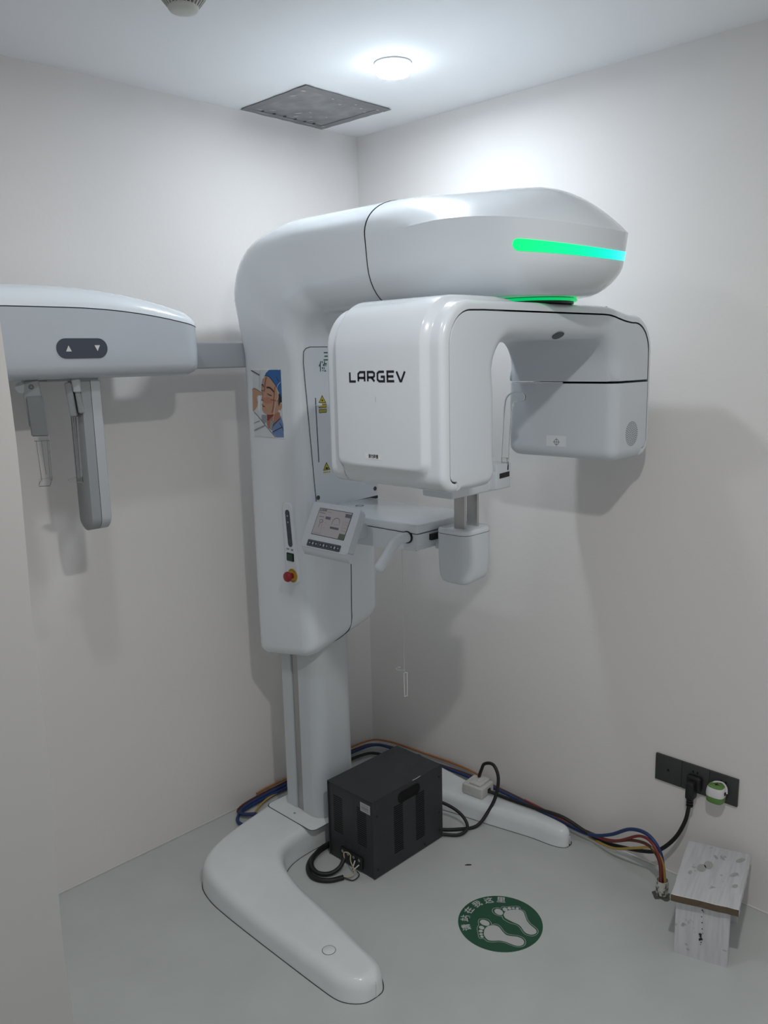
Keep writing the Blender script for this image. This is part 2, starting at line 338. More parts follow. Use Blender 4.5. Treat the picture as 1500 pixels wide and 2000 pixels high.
# base: a U of two feet and a back bar
outer = [(-1.010, -1.033), (-1.045, -1.026), (-1.072, -1.002), (-1.089, -0.965), (-1.093, -0.90), (-1.094, -0.75), (-1.094, -0.60), (-1.092, -0.47), (-1.085, -0.38), (-1.060, -0.30), (-1.000, -0.250), (-0.90, -0.212), (-0.78, -0.185), (-0.68, -0.165)]
inner = [(-1.010, -1.033), (-0.985, -1.028), (-0.962, -1.002), (-0.949, -0.965), (-0.940, -0.90), (-0.912, -0.75), (-0.893, -0.61), (-0.880, -0.53), (-0.866, -0.485), (-0.840, -0.448), (-0.805, -0.426), (-0.76, -0.415), (-0.71, -0.412), (-0.66, -0.412)]
oR = [(2*XC-x, y) for x, y in outer]; iR = [(2*XC-x+d, y) for (x, y), d in zip(inner, [0, .02, .04, .052, .055, .056, .05, .04, .03, .02, .01, 0, 0, 0])]
oR[:5] = [(-0.092, -1.033), (-0.072, -1.026), (-0.058, -1.004), (-0.050, -0.965), (-0.047, -0.90)]
iR[:5] = [(-0.092, -1.033), (-0.112, -1.027), (-0.126, -1.003), (-0.133, -0.965), (-0.140, -0.90)]
O_ = catmull([(x, y, 0) for x, y in outer], 4) + list(reversed(catmull([(x, y, 0) for x, y in oR], 4)))
I_ = catmull([(x, y, 0) for x, y in inner], 4) + list(reversed(catmull([(x, y, 0) for x, y in iR], 4)))
bm = bmesh.new(); rows = []; NB = len(O_)
for i, (o, n_) in enumerate(zip(O_, I_)):
    w = (o-n_).length; d = (n_-o).normalized() if w > 1e-6 else Vector((1, 0, 0))
    ymid = (o.y+n_.y)/2; h = 0.062 + 0.026*sstep(-0.62, -0.33, ymid); r = 0.034
    tip = ymid+1.034
    if tip < r: h = h - r + math.sqrt(max(0, r*r-(r-tip)**2))
    rad = min(r, w*0.42); ea = min(0.49, (0.004+rad*0.9)/max(w, 1e-6)); row = [o.copy()]
    for k in range(7):
        a = k/6*PI/2; row.append(o + d*(0.004+rad*(1-math.cos(a))*0.9) + Vector((0, 0, h-min(r, h)*(1-math.sin(a)))))
    for t in (ea+(1-2*ea)*0.25, 0.5, 1-ea-(1-2*ea)*0.25):
        row.append(o.lerp(n_, t) + Vector((0, 0, h)))
    for k in range(6, -1, -1):
        a = k/6*PI/2; row.append(n_ - d*(0.004+rad*(1-math.cos(a))*0.9) + Vector((0, 0, h-min(r, h)*(1-math.sin(a)))))
    row.append(n_.copy()); rows.append(row)
grid(bm, rows)
base = obj('base', bm, BASEW, MC, 60)
bm = bmesh.new(); ribbon(bm, Frame((0, 0, 0), (1, 0, 0), (0, 1, 0)), [(p.x, p.y) for p in O_[1:-1]]+[(p.x, p.y) for p in reversed(I_[1:-1])], 0.0045, 0.0006, closed=True); obj('floor_contact_shade', bm, GAP, base, 0)  # dark ribbon painted on the floor as contact shade round the base
fr = Frame((-0.57, -0.32, 0.0882), (1, 0, 0), (0, 1, 0))
plate = [(-.716+.57, -.115+.0), (.146, .115)]
pr = rrect(0.292, 0.252, 0.022, cx=0, cy=0.008)
bm = bmesh.new(); ribbon(bm, fr, pr, 0.003, 0.0002, closed=True); obj('plate_gap', bm, GAP, base, 0)
bm = bmesh.new(); poly(bm, fr, rrect(0.289, 0.249, 0.021, cx=0, cy=0.008), 0, thick=0.0012); obj('access_plate', bm, BASEW, base, 30)
for x, y in ((-0.6828, -0.305), (-0.4572, -0.305)):
    obj('screw', CYL((x, y, 0.0885), (x, y, 0.0902), 0.0042, 14), STEEL, base, label='dark flat screw in the white access plate')
for x in (-1.032,):
    bm = bmesh.new(); lathe(bm, (x, -0.872, 0.0622), [(0.0175, 0), (0.0175, 0.0008), (0.0168, 0.0012), (0.0, 0.0018)], 28); 
    c_ = obj('hole_cap', bm, BASEW, base, 40)
    bm = bmesh.new(); ribbon(bm, Frame((x, -0.872, 0.0624), (1, 0, 0), (0, 1, 0)), circ(0.0182, 28), 0.0012, 0.0002, closed=True); obj('cap_gap', bm, GAP, base, 0)

# column
xl, xr = -0.655, -0.482
pl = [(xl, -0.235), (xl, -0.283), (xl+0.013, -0.285), (xl+0.013, -0.318), (xl-0.001, -0.322)]
for k in range(9):
    a = k/8*PI/2; pl.append((xl-0.001+0.052*(1-math.cos(a)), -0.363-0.052*math.sin(a)))
for k in range(9):
    a = (8-k)/8*PI/2; pl.append((xr+0.001-0.052*(1-math.cos(a)), -0.363-0.052*math.sin(a)))
pl += [(xr+0.001, -0.322), (xr-0.013, -0.318), (xr-0.013, -0.285), (xr, -0.283), (xr, -0.235)]
bm = bmesh.new(); poly(bm, Frame((0, 0, 0.0890), (1, 0, 0), (0, 1, 0)), pl, 0, thick=0.85); column = obj('column', bm, COLM, MC, 35)
obj('guide_rail', BOX((xl+0.004, -0.316, 0.09), (xl+0.0125, -0.288, 0.92), 0.001), STEEL, column, label='grey steel guide rail in the column groove')
obj('guide_rail', BOX((xr-0.0125, -0.316, 0.09), (xr-0.004, -0.288, 0.92), 0.001), STEEL, column)

# carriage and curved arm (one cover up to the seam), then the head cover with its rounded nose
def arc2(c, rx, ry, a0, a1, n): return [(c[0]+rx*math.cos(a0+(a1-a0)*i/n), c[1]+ry*math.sin(a0+(a1-a0)*i/n)) for i in range(n+1)]
TH = 0.285
def lin(a, b, n): return [(a[0]+(b[0]-a[0])*i/n, a[1]+(b[1]-a[1])*i/n) for i in range(n)]
W0, RF, RB = 0.1625, 0.042, 0.045
sec_body = lin((0, 0), (W0-RF, 0), 5) + arc2((W0-RF, RF/TH), RF, RF/TH, -PI/2, 0, 8)[:-1] + lin((W0, RF/TH), (W0, 1-RB/TH), 6) + arc2((W0-RB, 1-RB/TH), RB, RB/TH, 0, PI/2, 8)[:-1] + lin((W0-RB, 1), (0, 1), 5) + [(0, 1)]
W1 = 0.178
dome = lambda a, w, z0: (w*math.cos(a), z0+(1-z0)*math.sin(a))
sec_arm = lin((0, 0), (0.095, 0), 5) + arc2((0.095, 0.36), W1-0.095, 0.36, -PI/2, 0, 8)[:-1] + lin((W1, 0.36), (W1, 0.62), 6) + [dome(i/8*PI*0.28, W1, 0.62) for i in range(8)] + [dome(PI*0.28+i/5*PI*0.22, W1, 0.62) for i in range(6)]
K = len(sec_body)
def zb(x, y): return 0.640 + 0.18*(-0.215-y) + 0.25*(x+0.715)
def half_to_ring(pts, xc):
    """pts: [(w, y, z)] from bottom centre to top centre -> closed ring both sides"""
    return [(xc-w, y, z) for w, y, z in pts] + [(xc+w, y, z) for w, y, z in reversed(pts[1:-1])]
FLARE = lambda z: 0.20*sstep(1.50, 1.86, z)
rows = []; XB, XA = -0.5525, -0.565
RB_ = 0.05
for k in range(8):                                           # rounded underside
    a = k/7*PI/2; sc = 1-(RB_*(1-math.sin(a)))/0.15; ring = []
    for w, t in sec_body:
        tt = 0.5+(t-0.5)*sc; y = -0.46+0.285*tt; ring.append((w*sc, y, None))
    R_ = half_to_ring(ring, XB)
    rows.append([(x, y, zb(x, y) + RB_*(1-math.cos(a))) for x, y, _ in R_])
for k in range(1, 15):                                       # straight body, section slants towards the bend
    q = k/14; ring = []
    for w, t in sec_body:
        ztop = 1.67+0.16*t
        ring.append((w, -0.46+0.285*t+0.005*t*q, ztop))
    ring = [(w*(1+FLARE(0.16*t+1.67*q+0.13*(q-1))), y, z) for (w, y, z), (_, t) in zip(ring, sec_body)]
    R_ = half_to_ring(ring, XB)
    rows.append([(x, y, (zb(x, y)+RB_)*(1-q)+zt*q) for x, y, zt in R_])
for k in range(1, 19):                                       # bend
    q = k/18; a = q*PI/2; m = sstep(0, 1, q)
    pi_ = Vector((-0.56+0.10*math.cos(a), 1.67+0.098*math.sin(a))); po_ = Vector((-0.40+0.23*math.cos(a), 1.83+0.225*math.sin(a)))
    ring = []
    for (w0, t0), (w1, t1) in zip(sec_body, sec_arm):
        w = w0+(w1-w0)*m; t = t0+(t1-t0)*m; p_ = pi_.lerp(po_, t); ring.append((w*(1+max(FLARE(0.16*t0+1.67), 0.20*m)*(1-sstep(0.45, 1.0, q))+0.0*q), p_.x, p_.y))
    rows.append(half_to_ring(ring, XB+(XA-XB)*m))
for k in range(1, 9):                                        # arm up to the seam
    q = k/8; ring = []
    for w, t in sec_arm:
        pi_ = Vector((-0.56-0.245*q, 1.768)); po_ = Vector((-0.40-0.375*q, 2.055-0.002*q)); p_ = pi_.lerp(po_, t); ring.append((w, p_.x, p_.y))
    rows.append(half_to_ring(ring, XA))
bm = bmesh.new(); V = grid(bm, rows, closed_v=True); bm.faces.new(V[0])
carriage = obj('carriage_cover', bm, WHITE, MC, 50)
seam_ring = rows[-1]
# head
HS = lin((0, 1.765), (0.10, 1.765), 5) + [(x, z) for x, z in arc2((0.10, 1.875), 0.090, 0.110, -PI/2, 0, 8)[:-1]] + lin((0.190, 1.875), (0.198, 1.952), 6) + [(0.198*(1-i/13), 1.952+0.083*(1-(1-i/13)**2)) for i in range(14)]
YC = -1.215
arm_end = [(w, 1.768+TH*t) for w, t in sec_arm]
def droop(y, z): return z - 0.050*max(0, (-1.0-y)/0.41)**2*sstep(1.77, 1.93, z)
outl = []
for side in (-1, 1):
    st = []
    for k in range(0, 11):
        q = k/10; y_ = -0.779+(YC+0.779)*q; m = sstep(0, 0.75, q)
        st.append([(XA+side*(w0+(w1-w0)*m), y_ - (0.025*(1-(z0-1.768)/TH) if k < 6 else 0)*(1-q), z0+(z1-z0)*m) for (w0, z0), (w1, z1) in zip(arm_end, HS)])
    for k in range(1, 13):
        a = k/12*PI/2; st.append([(XA+side*w*math.cos(a), YC-w*math.sin(a), z) for w, z in HS])
    st = [[(x, y, droop(y, z)) for x, y, z in row] for row in st]
    outl += st if side < 0 else list(reversed(st[:-1]))
bm = bmesh.new(); V = grid(bm, outl)
for v in bm.verts: pass
head = obj('head_cover', bm, WHITE, MC, 28)
# dark joint between the two covers
bm = bmesh.new(); tube(bm, [Vector(p) for p in seam_ring]+[Vector(seam_ring[0])], 0.0016, 6, 0); obj('seam', bm, GAP, carriage, 0)
# light strip wrapped round the nose
def nose(a, z):
    # point of the nose surface at angle a from the front and height z (before droop)
    for (w0, z0), (w1, z1) in zip(HS, HS[1:]):
        if z0 <= z <= z1 and z1 > z0: w = w0+(w1-w0)*(z-z0)/(z1-z0); break
    return w
A0 = math.radians(76); rows = []; NS = 160
for i in range(NS+1):
    a = -A0+2*A0*i/NS; end = i/NS*2*A0*0.195 if i <= NS-i else (NS-i)/NS*2*A0*0.195; hh = 0.0155*math.sqrt(max(0.0, 1-max(0, 1-end/0.0155)**2)); row = []
    for k in range(7):
        z = 1.890 + hh*(k/3-1); w = nose(a, z)+0.0012
        x, y = XA+w*math.sin(a), YC-w*math.cos(a); row.append((x, y, droop(y, z)))
    rows.append(row)
bm = bmesh.new(); grid(bm, rows)
m_ = mat('green_light_strip', (0.0, 0.5, 0.2), 0.3, emit=1.15, ecol=(0.0, 0.8, 0.25)); nt = m_.node_tree
tc = nt.nodes.new('ShaderNodeTexCoord'); sp = nt.nodes.new('ShaderNodeSeparateXYZ'); rp = nt.nodes.new('ShaderNodeValToRGB')
nt.links.new(tc.outputs['Generated'], sp.inputs[0]); nt.links.new(sp.outputs[0], rp.inputs[0]); nt.links.new(rp.outputs[0], nt.nodes['Principled BSDF'].inputs['Emission Color'])
el = rp.color_ramp.elements; el[0].position = 0.02; el[0].color = (0.0, 0.72, 0.12, 1); el[1].position = 0.80; el[1].color = (0.0, 0.72, 0.22, 1)
for pos, c in ((0.22, (0.0, 0.72, 0.26, 1)), (0.46, (0.0, 0.76, 0.60, 1)), (0.64, (0.03, 0.80, 0.78, 1)), (0.74, (0.12, 0.88, 0.84, 1))):
    e_ = el.new(pos); e_.color = c
obj('light_strip', bm, m_, MC, 40, label='glowing green and cyan light strip round the nose of the head')
bm = bmesh.new(); lathe(bm, (-0.555, -1.175, 1.752), [(0.105, 0), (0.105, 0.014)], 48)
obj('rotation_ring', bm, BLACK, MC)
bm = bmesh.new(); lathe(bm, (-0.555, -1.175, 1.757), [(0.112, 0), (0.114, 0.003), (0.112, 0.0065), (0.100, 0.0065), (0.100, 0)], 48)
obj('ring_light', bm, mat('green_ring_light', (0.0, 0.35, 0.12), 0.3, emit=0.55, ecol=(0.0, 0.75, 0.2)), MC, label='glowing green ring between head and rotating arm')

# column front panel with its slot, screws, signs
def catm2(pts, n=5): return [(p.x, p.y) for p in catmull([(a, b, 0) for a, b in pts], n)]
FP = Frame((0, -0.460, 0), (1, 0, 0), (0, 0, 1))
left = [(-0.660, 1.163), (-0.668, 1.26), (-0.6745, 1.36), (-0.682, 1.47), (-0.690, 1.583), (-0.6925, 1.625), (-0.690, 1.655), (-0.681, 1.664), (-0.665, 1.668)]
pnl = left + [(-0.43, 1.668), (-0.405, 1.655), (-0.397, 1.63), (-0.3965, 1.175)]
bm = bmesh.new(); poly(bm, FP, pnl, 0.0, thick=0.003); panel = obj('front_panel', bm, SATIN, MC, 30)
bm = bmesh.new(); ribbon(bm, FP, pnl, 0.0042, 0.0006, closed=True); obj('panel_gap_shade', bm, GAP, panel, 0)  # dark ribbon painted as the shadow in the panel joint
FQ = Frame((0, -0.463, 0), (1, 0, 0), (0, 0, 1))
bm = bmesh.new(); ribbon(bm, FQ, [(-0.6537, 1.5173), (-0.6494, 1.3194)], 0.0032, 0.0004); obj('slot', bm, BLACK, panel, 0)
bm = bmesh.new(); tube(bm, [(-0.6505, -0.463, 1.4945), (-0.6495, -0.470, 1.4955), (-0.6455, -0.4745, 1.4965), (-0.640, -0.474, 1.4950)], 0.0045, 8, 4, rfun=lambda t: 0.003+0.0022*math.sin(t*PI)); obj('slider_knob', bm, WHITE, panel)
for x, z in ((-0.6575, 1.2098), (-0.4084, 1.2069)):
    bm = bmesh.new(); lathe(bm, (x, -0.4625, z), [(0.0072, 0), (0.0072, 0.0012), (0.006, 0.002), (0.0025, 0.0012), (0, 0.0012)], 18, axis=(0, -1, 0)); obj('screw', bm, mat('dark_screw', (0.06, 0.065, 0.07), 0.5), panel)
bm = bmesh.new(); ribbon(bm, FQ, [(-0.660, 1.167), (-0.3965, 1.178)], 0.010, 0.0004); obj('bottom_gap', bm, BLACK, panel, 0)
YEL = mat('warning_yellow', (0.52, 0.45, 0.05), 0.6); GRN = mat('dark_green_ink', (0.02, 0.10, 0.09), 0.6)
def tri_sign(cx, top, bot, hw, name, kind):
    bm = bmesh.new(); poly(bm, FQ, [(cx, top), (cx-hw, bot), (cx+hw, bot)], 0.0003, 0)
    ribbon(bm, FQ, [(cx, top-0.0028), (cx-hw*0.84, bot+0.0014), (cx+hw*0.84, bot+0.0014)], 0.0018, 0.0005, 1, closed=True)
    if kind == 0:
        pts = []
        for i in range(16):
            r_ = 0.0042 if i % 2 else 0.0024
            pts.append((cx+r_*math.cos(i*PI/8), bot+0.0085+r_*math.sin(i*PI/8)))
        poly(bm, FQ, pts, 0.0005, 1)
    else:
        poly(bm, FQ, [(cx-0.006, bot+0.0065), (cx-0.002, bot+0.010), (cx+0.002, bot+0.0085), (cx+0.007, bot+0.0075), (cx+0.007, bot+0.0035), (cx-0.002, bot+0.003)], 0.0005, 1)
        for i in range(4): poly(bm, FQ, rrect(0.005, 0.005, 0.001, 2, cx-0.0115+i*0.0076, bot-0.006), 0.0004, 0)
    return obj(name, bm, [YEL, INK], panel, 0, label='small yellow and black triangle warning sticker')
tri_sign(-0.6264, 1.5253, 1.4995, 0.0165, 'warning_sticker', 0)
tri_sign(-0.6184, 1.3177, 1.2915, 0.0155, 'warning_sticker', 1)
for zt, zb_ in ((1.4975, 1.4850), (1.4820, 1.4700)):
    bm = bmesh.new(); c_ = (-0.6255, (zt+zb_)/2); poly(bm, FQ, rrect(0.031, zt-zb_, 0.001, 2, *c_), 0.0003, 1); poly(bm, FQ, rrect(0.027, zt-zb_-0.0036, 0.0006, 2, *c_), 0.0005, 0)
    for i in range(2): ribbon(bm, FQ, [(c_[0]-0.009, c_[1]+0.0016-i*0.0032), (c_[0]+0.009, c_[1]+0.0016-i*0.0032)], 0.0008, 0.0007, 2)
    obj('warning_sticker', bm, [YEL, INK, mat('olive_ink', (0.25, 0.22, 0.05), 0.6)], panel, 0)
text('lettering', '三', 0.032, FQ, 0.0004, GRN, panel, (-0.601, 1.6385))
text('lettering', '做', 0.033, FQ, 0.0004, GRN, panel, (-0.6190, 1.6085))
# cover joint low on the carriage
bm = bmesh.new(); tube(bm, [(-0.5234, -0.4603, 1.10), (-0.5250, -0.4603, 0.95), (-0.5285, -0.4604, 0.83), (-0.529, -0.4604, 0.785), (-0.533, -0.4545, 0.7545), (-0.541, -0.4465, 0.7390), (-0.560, -0.433, 0.7222), (-0.585, -0.421, 0.7098)], 0.0013, 6); obj('seam', bm, GAP, carriage, 0)

# switches on the left face of the carriage
FL = Frame((-0.715, 0, 0), (0, -1, 0), (0, 0, 1))
sb = catm2([(0.358, 1.175), (0.365, 1.192), (0.384, 1.197), (0.404, 1.190), (0.412, 1.170), (0.419, 1.07), (0.427, 0.96), (0.422, 0.942), (0.402, 0.934), (0.378, 0.937), (0.366, 0.952), (0.362, 1.05)], 4)
def ramp_pad():
    bm = bmesh.new(); n = len(sb); cx = sum(p[0] for p in sb)/n; cz = sum(p[1] for p in sb)/n; rows = []
    for sc, off in ((1.0, 0.0), (0.985, 0.004), (0.95, 0.0072), (0.90, 0.0082)):
        rows.append([FL((cx+(x-cx)*(1-(1-sc)*1.9), cz+(z-cz)*(1-(1-sc)*0.35)), off-0.001) for x, z in sb])
    V = grid(bm, rows, closed_v=True); bm.faces.new(V[-1]); return bm
pad = obj('switch_panel', ramp_pad(), WHITE, MC, 50)
bm = bmesh.new(); L_ = [(0.3885, 1.1625), (0.3965, 1.0655)]
d = Vector((L_[1][0]-L_[0][0], L_[1][1]-L_[0][1])).normalized(); nn = Vector((-d.y, d.x)); pts = []
for c_, a0 in ((L_[0], 0), (L_[1], PI)):
    for i in range(9):
        a = a0+i/8*PI; pts.append((c_[0]+0.0105*(nn.x*math.cos(a)*-1 - d.x*math.sin(a)), c_[1]+0.0105*(nn.y*math.cos(a)*-1 - d.y*math.sin(a))))
poly(bm, FL, pts, 0.0070, thick=0.0012)
mp = obj('membrane_keypad', bm, DKKEY, pad, 30)
def icon_tri(name, fr, c, r, up, off, parent, m=PALE):
    bm = bmesh.new(); a0 = up; poly(bm, fr, [(c[0]+r*math.cos(a0+k*2*PI/3), c[1]+r*math.sin(a0+k*2*PI/3)) for k in range(3)], off); return obj(name, bm, m, parent, 0)
bm = bmesh.new()
for c_, up in (((0.3890, 1.1535), PI/2), ((0.3905, 1.1335), -PI/2)): poly(bm, FL, [(c_[0]+0.0038*math.cos(up+k*2*PI/3), c_[1]+0.0038*math.sin(up+k*2*PI/3)) for k in range(3)], 0.0085)
ribbon(bm, FL, circ(0.0038, 14, 0.3962, 1.0745), 0.0008, 0.0085, 1, closed=True); ribbon(bm, FL, circ(0.0014, 8, 0.3945, 1.102), 0.0008, 0.0085, 1, closed=True)
obj('icons', bm, [PALE, mat('dim_icon', (0.16, 0.17, 0.19), 0.6)], pad, 0, kind='stuff')
text('lettering', 'ON', 0.0085, FL, 0.0075, INK, pad, (0.383, 1.0465)); text('lettering', 'OFF', 0.0085, FL, 0.0075, INK, pad, (0.4035, 1.0455), sx=0.8)
bm = bmesh.new(); poly(bm, FL, rrect(0.034, 0.026, 0.001, 2, 0.3945, 1.0220), 0.006, thick=0.003); obj('switch_frame', bm, BLACK, pad, 30)
bm = bmesh.new(); poly(bm, FL, rrect(0.029, 0.021, 0.001, 2, 0.3945, 1.0220), 0.006, thick=0.0055); obj('power_switch', bm, mat('dark_green_switch', (0.006, 0.045, 0.025), 0.3), pad, 30, label='dark green rocker power switch')
bm = bmesh.new(); lathe(bm, FL((0.401, 0.963), 0.006), [(0.0225, 0), (0.0225, 0.0025), (0.021, 0.0035), (0.0, 0.0035)], 28, axis=(-1, 0, 0)); 
ey = obj('emergency_ring', bm, mat('safety_yellow', (0.55, 0.32, 0.03), 0.45), pad, label='yellow ring round the red stop button')
bm = bmesh.new()
for k in range(-4, 5):
    for s_ in (1, -1):
        a = PI/2*s_ + k*0.19*-s_; cx, cz = 0.401+0.0185*math.cos(a), 0.963+0.0185*math.sin(a)
        ribbon(bm, FL, [(cx-0.0018*math.cos(a), cz-0.0018*math.sin(a)), (cx+0.0018*math.cos(a), cz+0.0018*math.sin(a))], 0.0017, 0.0097)
obj('ring_print', bm, INK, pad, 0, kind='stuff')
bm = bmesh.new(); lathe(bm, FL((0.401, 0.963), 0.0095), [(0.009, 0), (0.009, 0.010), (0.0145, 0.012), (0.0165, 0.016), (0.0165, 0.021), (0.0135, 0.0255), (0.007, 0.0275), (0, 0.028)], 28, axis=(-1, 0, 0))
obj('emergency_button', bm, mat('red_button', (0.28, 0.018, 0.025), 0.35), pad, label='red mushroom emergency stop button')

# ------------------------------------------------------------------ rotating C-arm: outer shell, inner frame, detector
YF, YB = -1.268, -0.906
def arcp(cx, cz, r, a0, a1, n, rz=None): return [(cx+r*math.cos(math.radians(a0+(a1-a0)*i/n)), cz+(rz or r)*math.sin(math.radians(a0+(a1-a0)*i/n))) for i in range(n+1)]
XS, XD = -1.0, -0.092                                        # outer faces of source and detector
cont = [(-0.956, 1.343)] + arcp(-0.962, 1.381, 0.038, 270, 180, 8) + [(-1.0, 1.41+0.02*i) for i in range(0, 12)] + arcp(-0.905, 1.652, 0.095, 180, 90, 16, 0.098) + [(-0.86+0.05*i, 1.751) for i in range(0, 11)] + [(-0.33, 1.750), (-0.30, 1.746), (-0.27, 1.740), (-0.24, 1.735), (-0.21, 1.732)] + arcp(-0.195, 1.632, 0.103, 88, 0, 16, 0.10) + [(-0.092, 1.60-0.02*i) for i in range(0, 10)] + arcp(-0.142, 1.392, 0.05, 0, -80, 10)
def normals(c):
    out = []
    for i in range(len(c)):
        a = Vector(c[max(i-1, 0)]); b = Vector(c[min(i+1, len(c)-1)]); t = (b-a).normalized(); out.append(Vector((-t.y, t.x)))
    return out
cn = normals(cont)
# refine: drop coincident points
keep = [i for i in range(len(cont)) if i == 0 or (Vector(cont[i])-Vector(cont[i-1])).length > 1e-4]
cont = [cont[i] for i in keep]; cn = normals(cont)
RS = 0.014; ys = []
for k in range(6): a = k/5*PI/2; ys.append((YF+RS*(1-math.sin(a)), -RS*(1-math.cos(a))))
ys = [(YF, -RS-0.006)] + [(y, o) for y, o in ys[::1]]
ys = [(YF, -RS-0.006)] + [(YF+RS*(1-math.cos(k/5*PI/2)), -RS*(1-math.sin(k/5*PI/2))) for k in range(6)]
mid = [YF+RS+0.004]+[-1.243+0.0025*i for i in range(0, 13)] + [-1.20+0.027*i for i in range(0, 10)] + [-0.960+0.0025*i for i in range(0, 11)]
front = ys; back = [(YF+YB-y, o) for y, o in reversed(ys)]
cols = front + [(y, 0.0) for y in mid if YF+RS < y < YB-RS] + back
PY0, PY1, PZ0, BV = -1.234, -0.938, 1.374, 0.020
def bump(x, y, z):
    # raised panel on the source side, running up over the top edge; rounded lower corners
    if x > -0.80: s_ = 99
    dz = z-PZ0 if x < -0.95 else 0.3
    if z > 1.70: dz = 0.3
    dy = min(y-PY0, PY1-y); r_ = 0.035
    if dy < r_ and dz < r_: d_ = r_ - math.hypot(r_-dy, r_-dz)
    else: d_ = min(dy, dz)
    return 0.0130*sstep(0, BV, d_)*(1-sstep(-0.74, -0.66, x))
# denser contour near the lower edge of the raised panel
cd = []
for (a, b) in zip(cont, cont[1:]):
    n_ = max(1, int((Vector(b)-Vector(a)).length/0.004)) if a[0] < -0.93 and a[1] < 1.46 else 1
    cd += [(a[0]+(b[0]-a[0])*i/n_, a[1]+(b[1]-a[1])*i/n_) for i in range(n_)]
cd.append(cont[-1]); cnd = normals(cd); rows = []
for (x, z), n_ in zip(cd, cnd):
    row = []
    for y, o in cols:
        b_ = bump(x, y, z) if abs(o) < 1e-9 else 0.0
        row.append((x+n_.x*(o+b_), y, z+n_.y*(o+b_)))
    rows.append(row)
for k_, ins_ in ((0, 0), (-1, -1)):
    n_ = cnd[k_]; r_ = [(x-n_.x*0.021, y, z-n_.y*0.021) for x, y, z in rows[k_]]
    rows = [r_]+rows if k_ == 0 else rows+[r_]
bm = bmesh.new(); grid(bm, rows)
shell = obj('gantry_shell', bm, WHITE, MC, 60)
INS = 0.0235
ic = [(x-n_.x*INS, z-n_.y*INS) for (x, z), n_ in zip(cont, cn)]
ZG = 1.5555
ic = [p for i, p in enumerate(ic) if not (p[0] > -0.2 and p[1] < ZG+0.004)]
XI, XJ, ZU = -0.812, -0.288, 1.668                           # opening between source and detector
prof = [(p[0], p[1], 0.002) for p in ic]
prof += [(-0.1165, ZG, 0.002), (-0.20, ZG, 0.002), (-0.27, ZG, 0.004), (XJ, ZG, 0.03)]
prof += [(x, z, 0.038) for x, z in arcp(XJ-0.070, ZU-0.075, 0.070, 0, 90, 10, 0.075)]
prof += [(x, ZU, 0.042) for x in (-0.45, -0.55, -0.65)]
prof += [(x, z, 0.036) for x, z in arcp(XI+0.070, ZU-0.075, 0.070, 90, 180, 10, 0.075)]
prof += [(XI, 1.55, 0.028), (XI, 1.48, 0.028), (XI, 1.41, 0.028)] + [(x, z, 0.022) for x, z in arcp(XI-0.035, 1.378, 0.035, 0, -80, 8)] + [(-0.90, 1.3425, 0.018), (-0.945, 1.3430, 0.015), (-0.953, 1.3440, 0.012), (-0.9535, 1.353, 0.006)]
P2 = [Vector((a, b)) for a, b, _ in prof]; n = len(P2)
area = sum(P2[i].x*P2[(i+1) % n].y-P2[(i+1) % n].x*P2[i].y for i in range(n))
nr = []
for i in range(n):
    t1 = (P2[i]-P2[i-1]).normalized(); t2 = (P2[(i+1) % n]-P2[i]).normalized(); t = (t1+t2).normalized()
    nv = Vector((t.y, -t.x)); nv = nv if area < 0 else -nv
    nr.append(nv)                                            # points into the solid
# make sure the normal points inwards (test on the source side, must point to -x there)
k0 = min(range(n), key=lambda i: (P2[i]-Vector((XI, 1.48))).length)
if nr[k0].x > 0: nr = [-v for v in nr]
rows = []
KK = 6
def layer(k, front):
    row = []
    for p_, v, (_, _, r_) in zip(P2, nr, prof):
        a = k/KK*PI/2; off = r_*(1-math.cos(a)); dy = r_*(1-math.sin(a))
        y = (YF+0.0005+dy) if front else (YB-0.0005-dy)
        q = p_+v*off; row.append((q.x, y, q.y))
    return row
rows = [layer(k, True) for k in range(KK, -1, -1)] + [layer(k, False) for k in range(0, KK+1)]
bm = bmesh.new(); V = grid(bm, rows, closed_v=True)
from mathutils.geometry import tessellate_polygon
for row in (V[0], V[-1]):
    for t3 in tessellate_polygon([[Vector((v.co.x, v.co.z, 0)) for v in row]]):
        try: bm.faces.new([row[i] for i in t3])
        except ValueError: pass
frame_ = obj('gantry_frame', bm, SATIN, MC, 50)
# detector lower housing
bm = BOX((XJ, YF+0.0005, 1.3375), (-0.113, YB-0.0005, 1.5495), 0.034, 6, sel=lambda m_: m_.z < 1.5 and not (m_.x > -0.12 and m_.z > 1.40) or (m_.x < -0.25 and abs(m_.z-1.44) < 0.02))
det = obj('detector_housing', bm, SATIN, MC, 50)
obj('joint_light_line', BOX((XJ+0.001, -1.10, 1.5485), (XJ+0.004, YB-0.02, 1.5540)), PRINTW, det, 0)  # white strip added to imitate the bright line of light in the joint
for x, y, w in ((-0.16, -1.20, 0.05), (-0.15, -1.02, 0.05)):
    obj('joint_latch', BOX((x-w/2, y-0.02, 1.548), (x+w/2, y+0.02, ZG+0.001)), BLACK, det, 0)
FG = Frame((0, YF+0.0005, 0), (1, 0, 0), (0, 0, 1)); bm = bmesh.new()
for ring in range(0, 8):
    r_ = 0.0045*ring+0.0012; nh = max(1, int(2*PI*r_/0.0058))
    for i in range(nh):
        a = 2*PI*i/nh+ring*0.4; poly(bm, FG, circ(0.0016, 7, -0.196+r_*math.cos(a), 1.4095+r_*math.sin(a)), 0.0003)
obj('speaker_grille', bm, BLACK, det, 0, label='round grille of small dark speaker holes', kind='stuff')
FX = Frame((XJ, 0, 0), (0, -1, 0), (0, 0, 1)); bm = bmesh.new()
poly(bm, FX, rrect(0.066, 0.031, 0.001, 2, 1.0828, 1.387), 0.0003, 0)
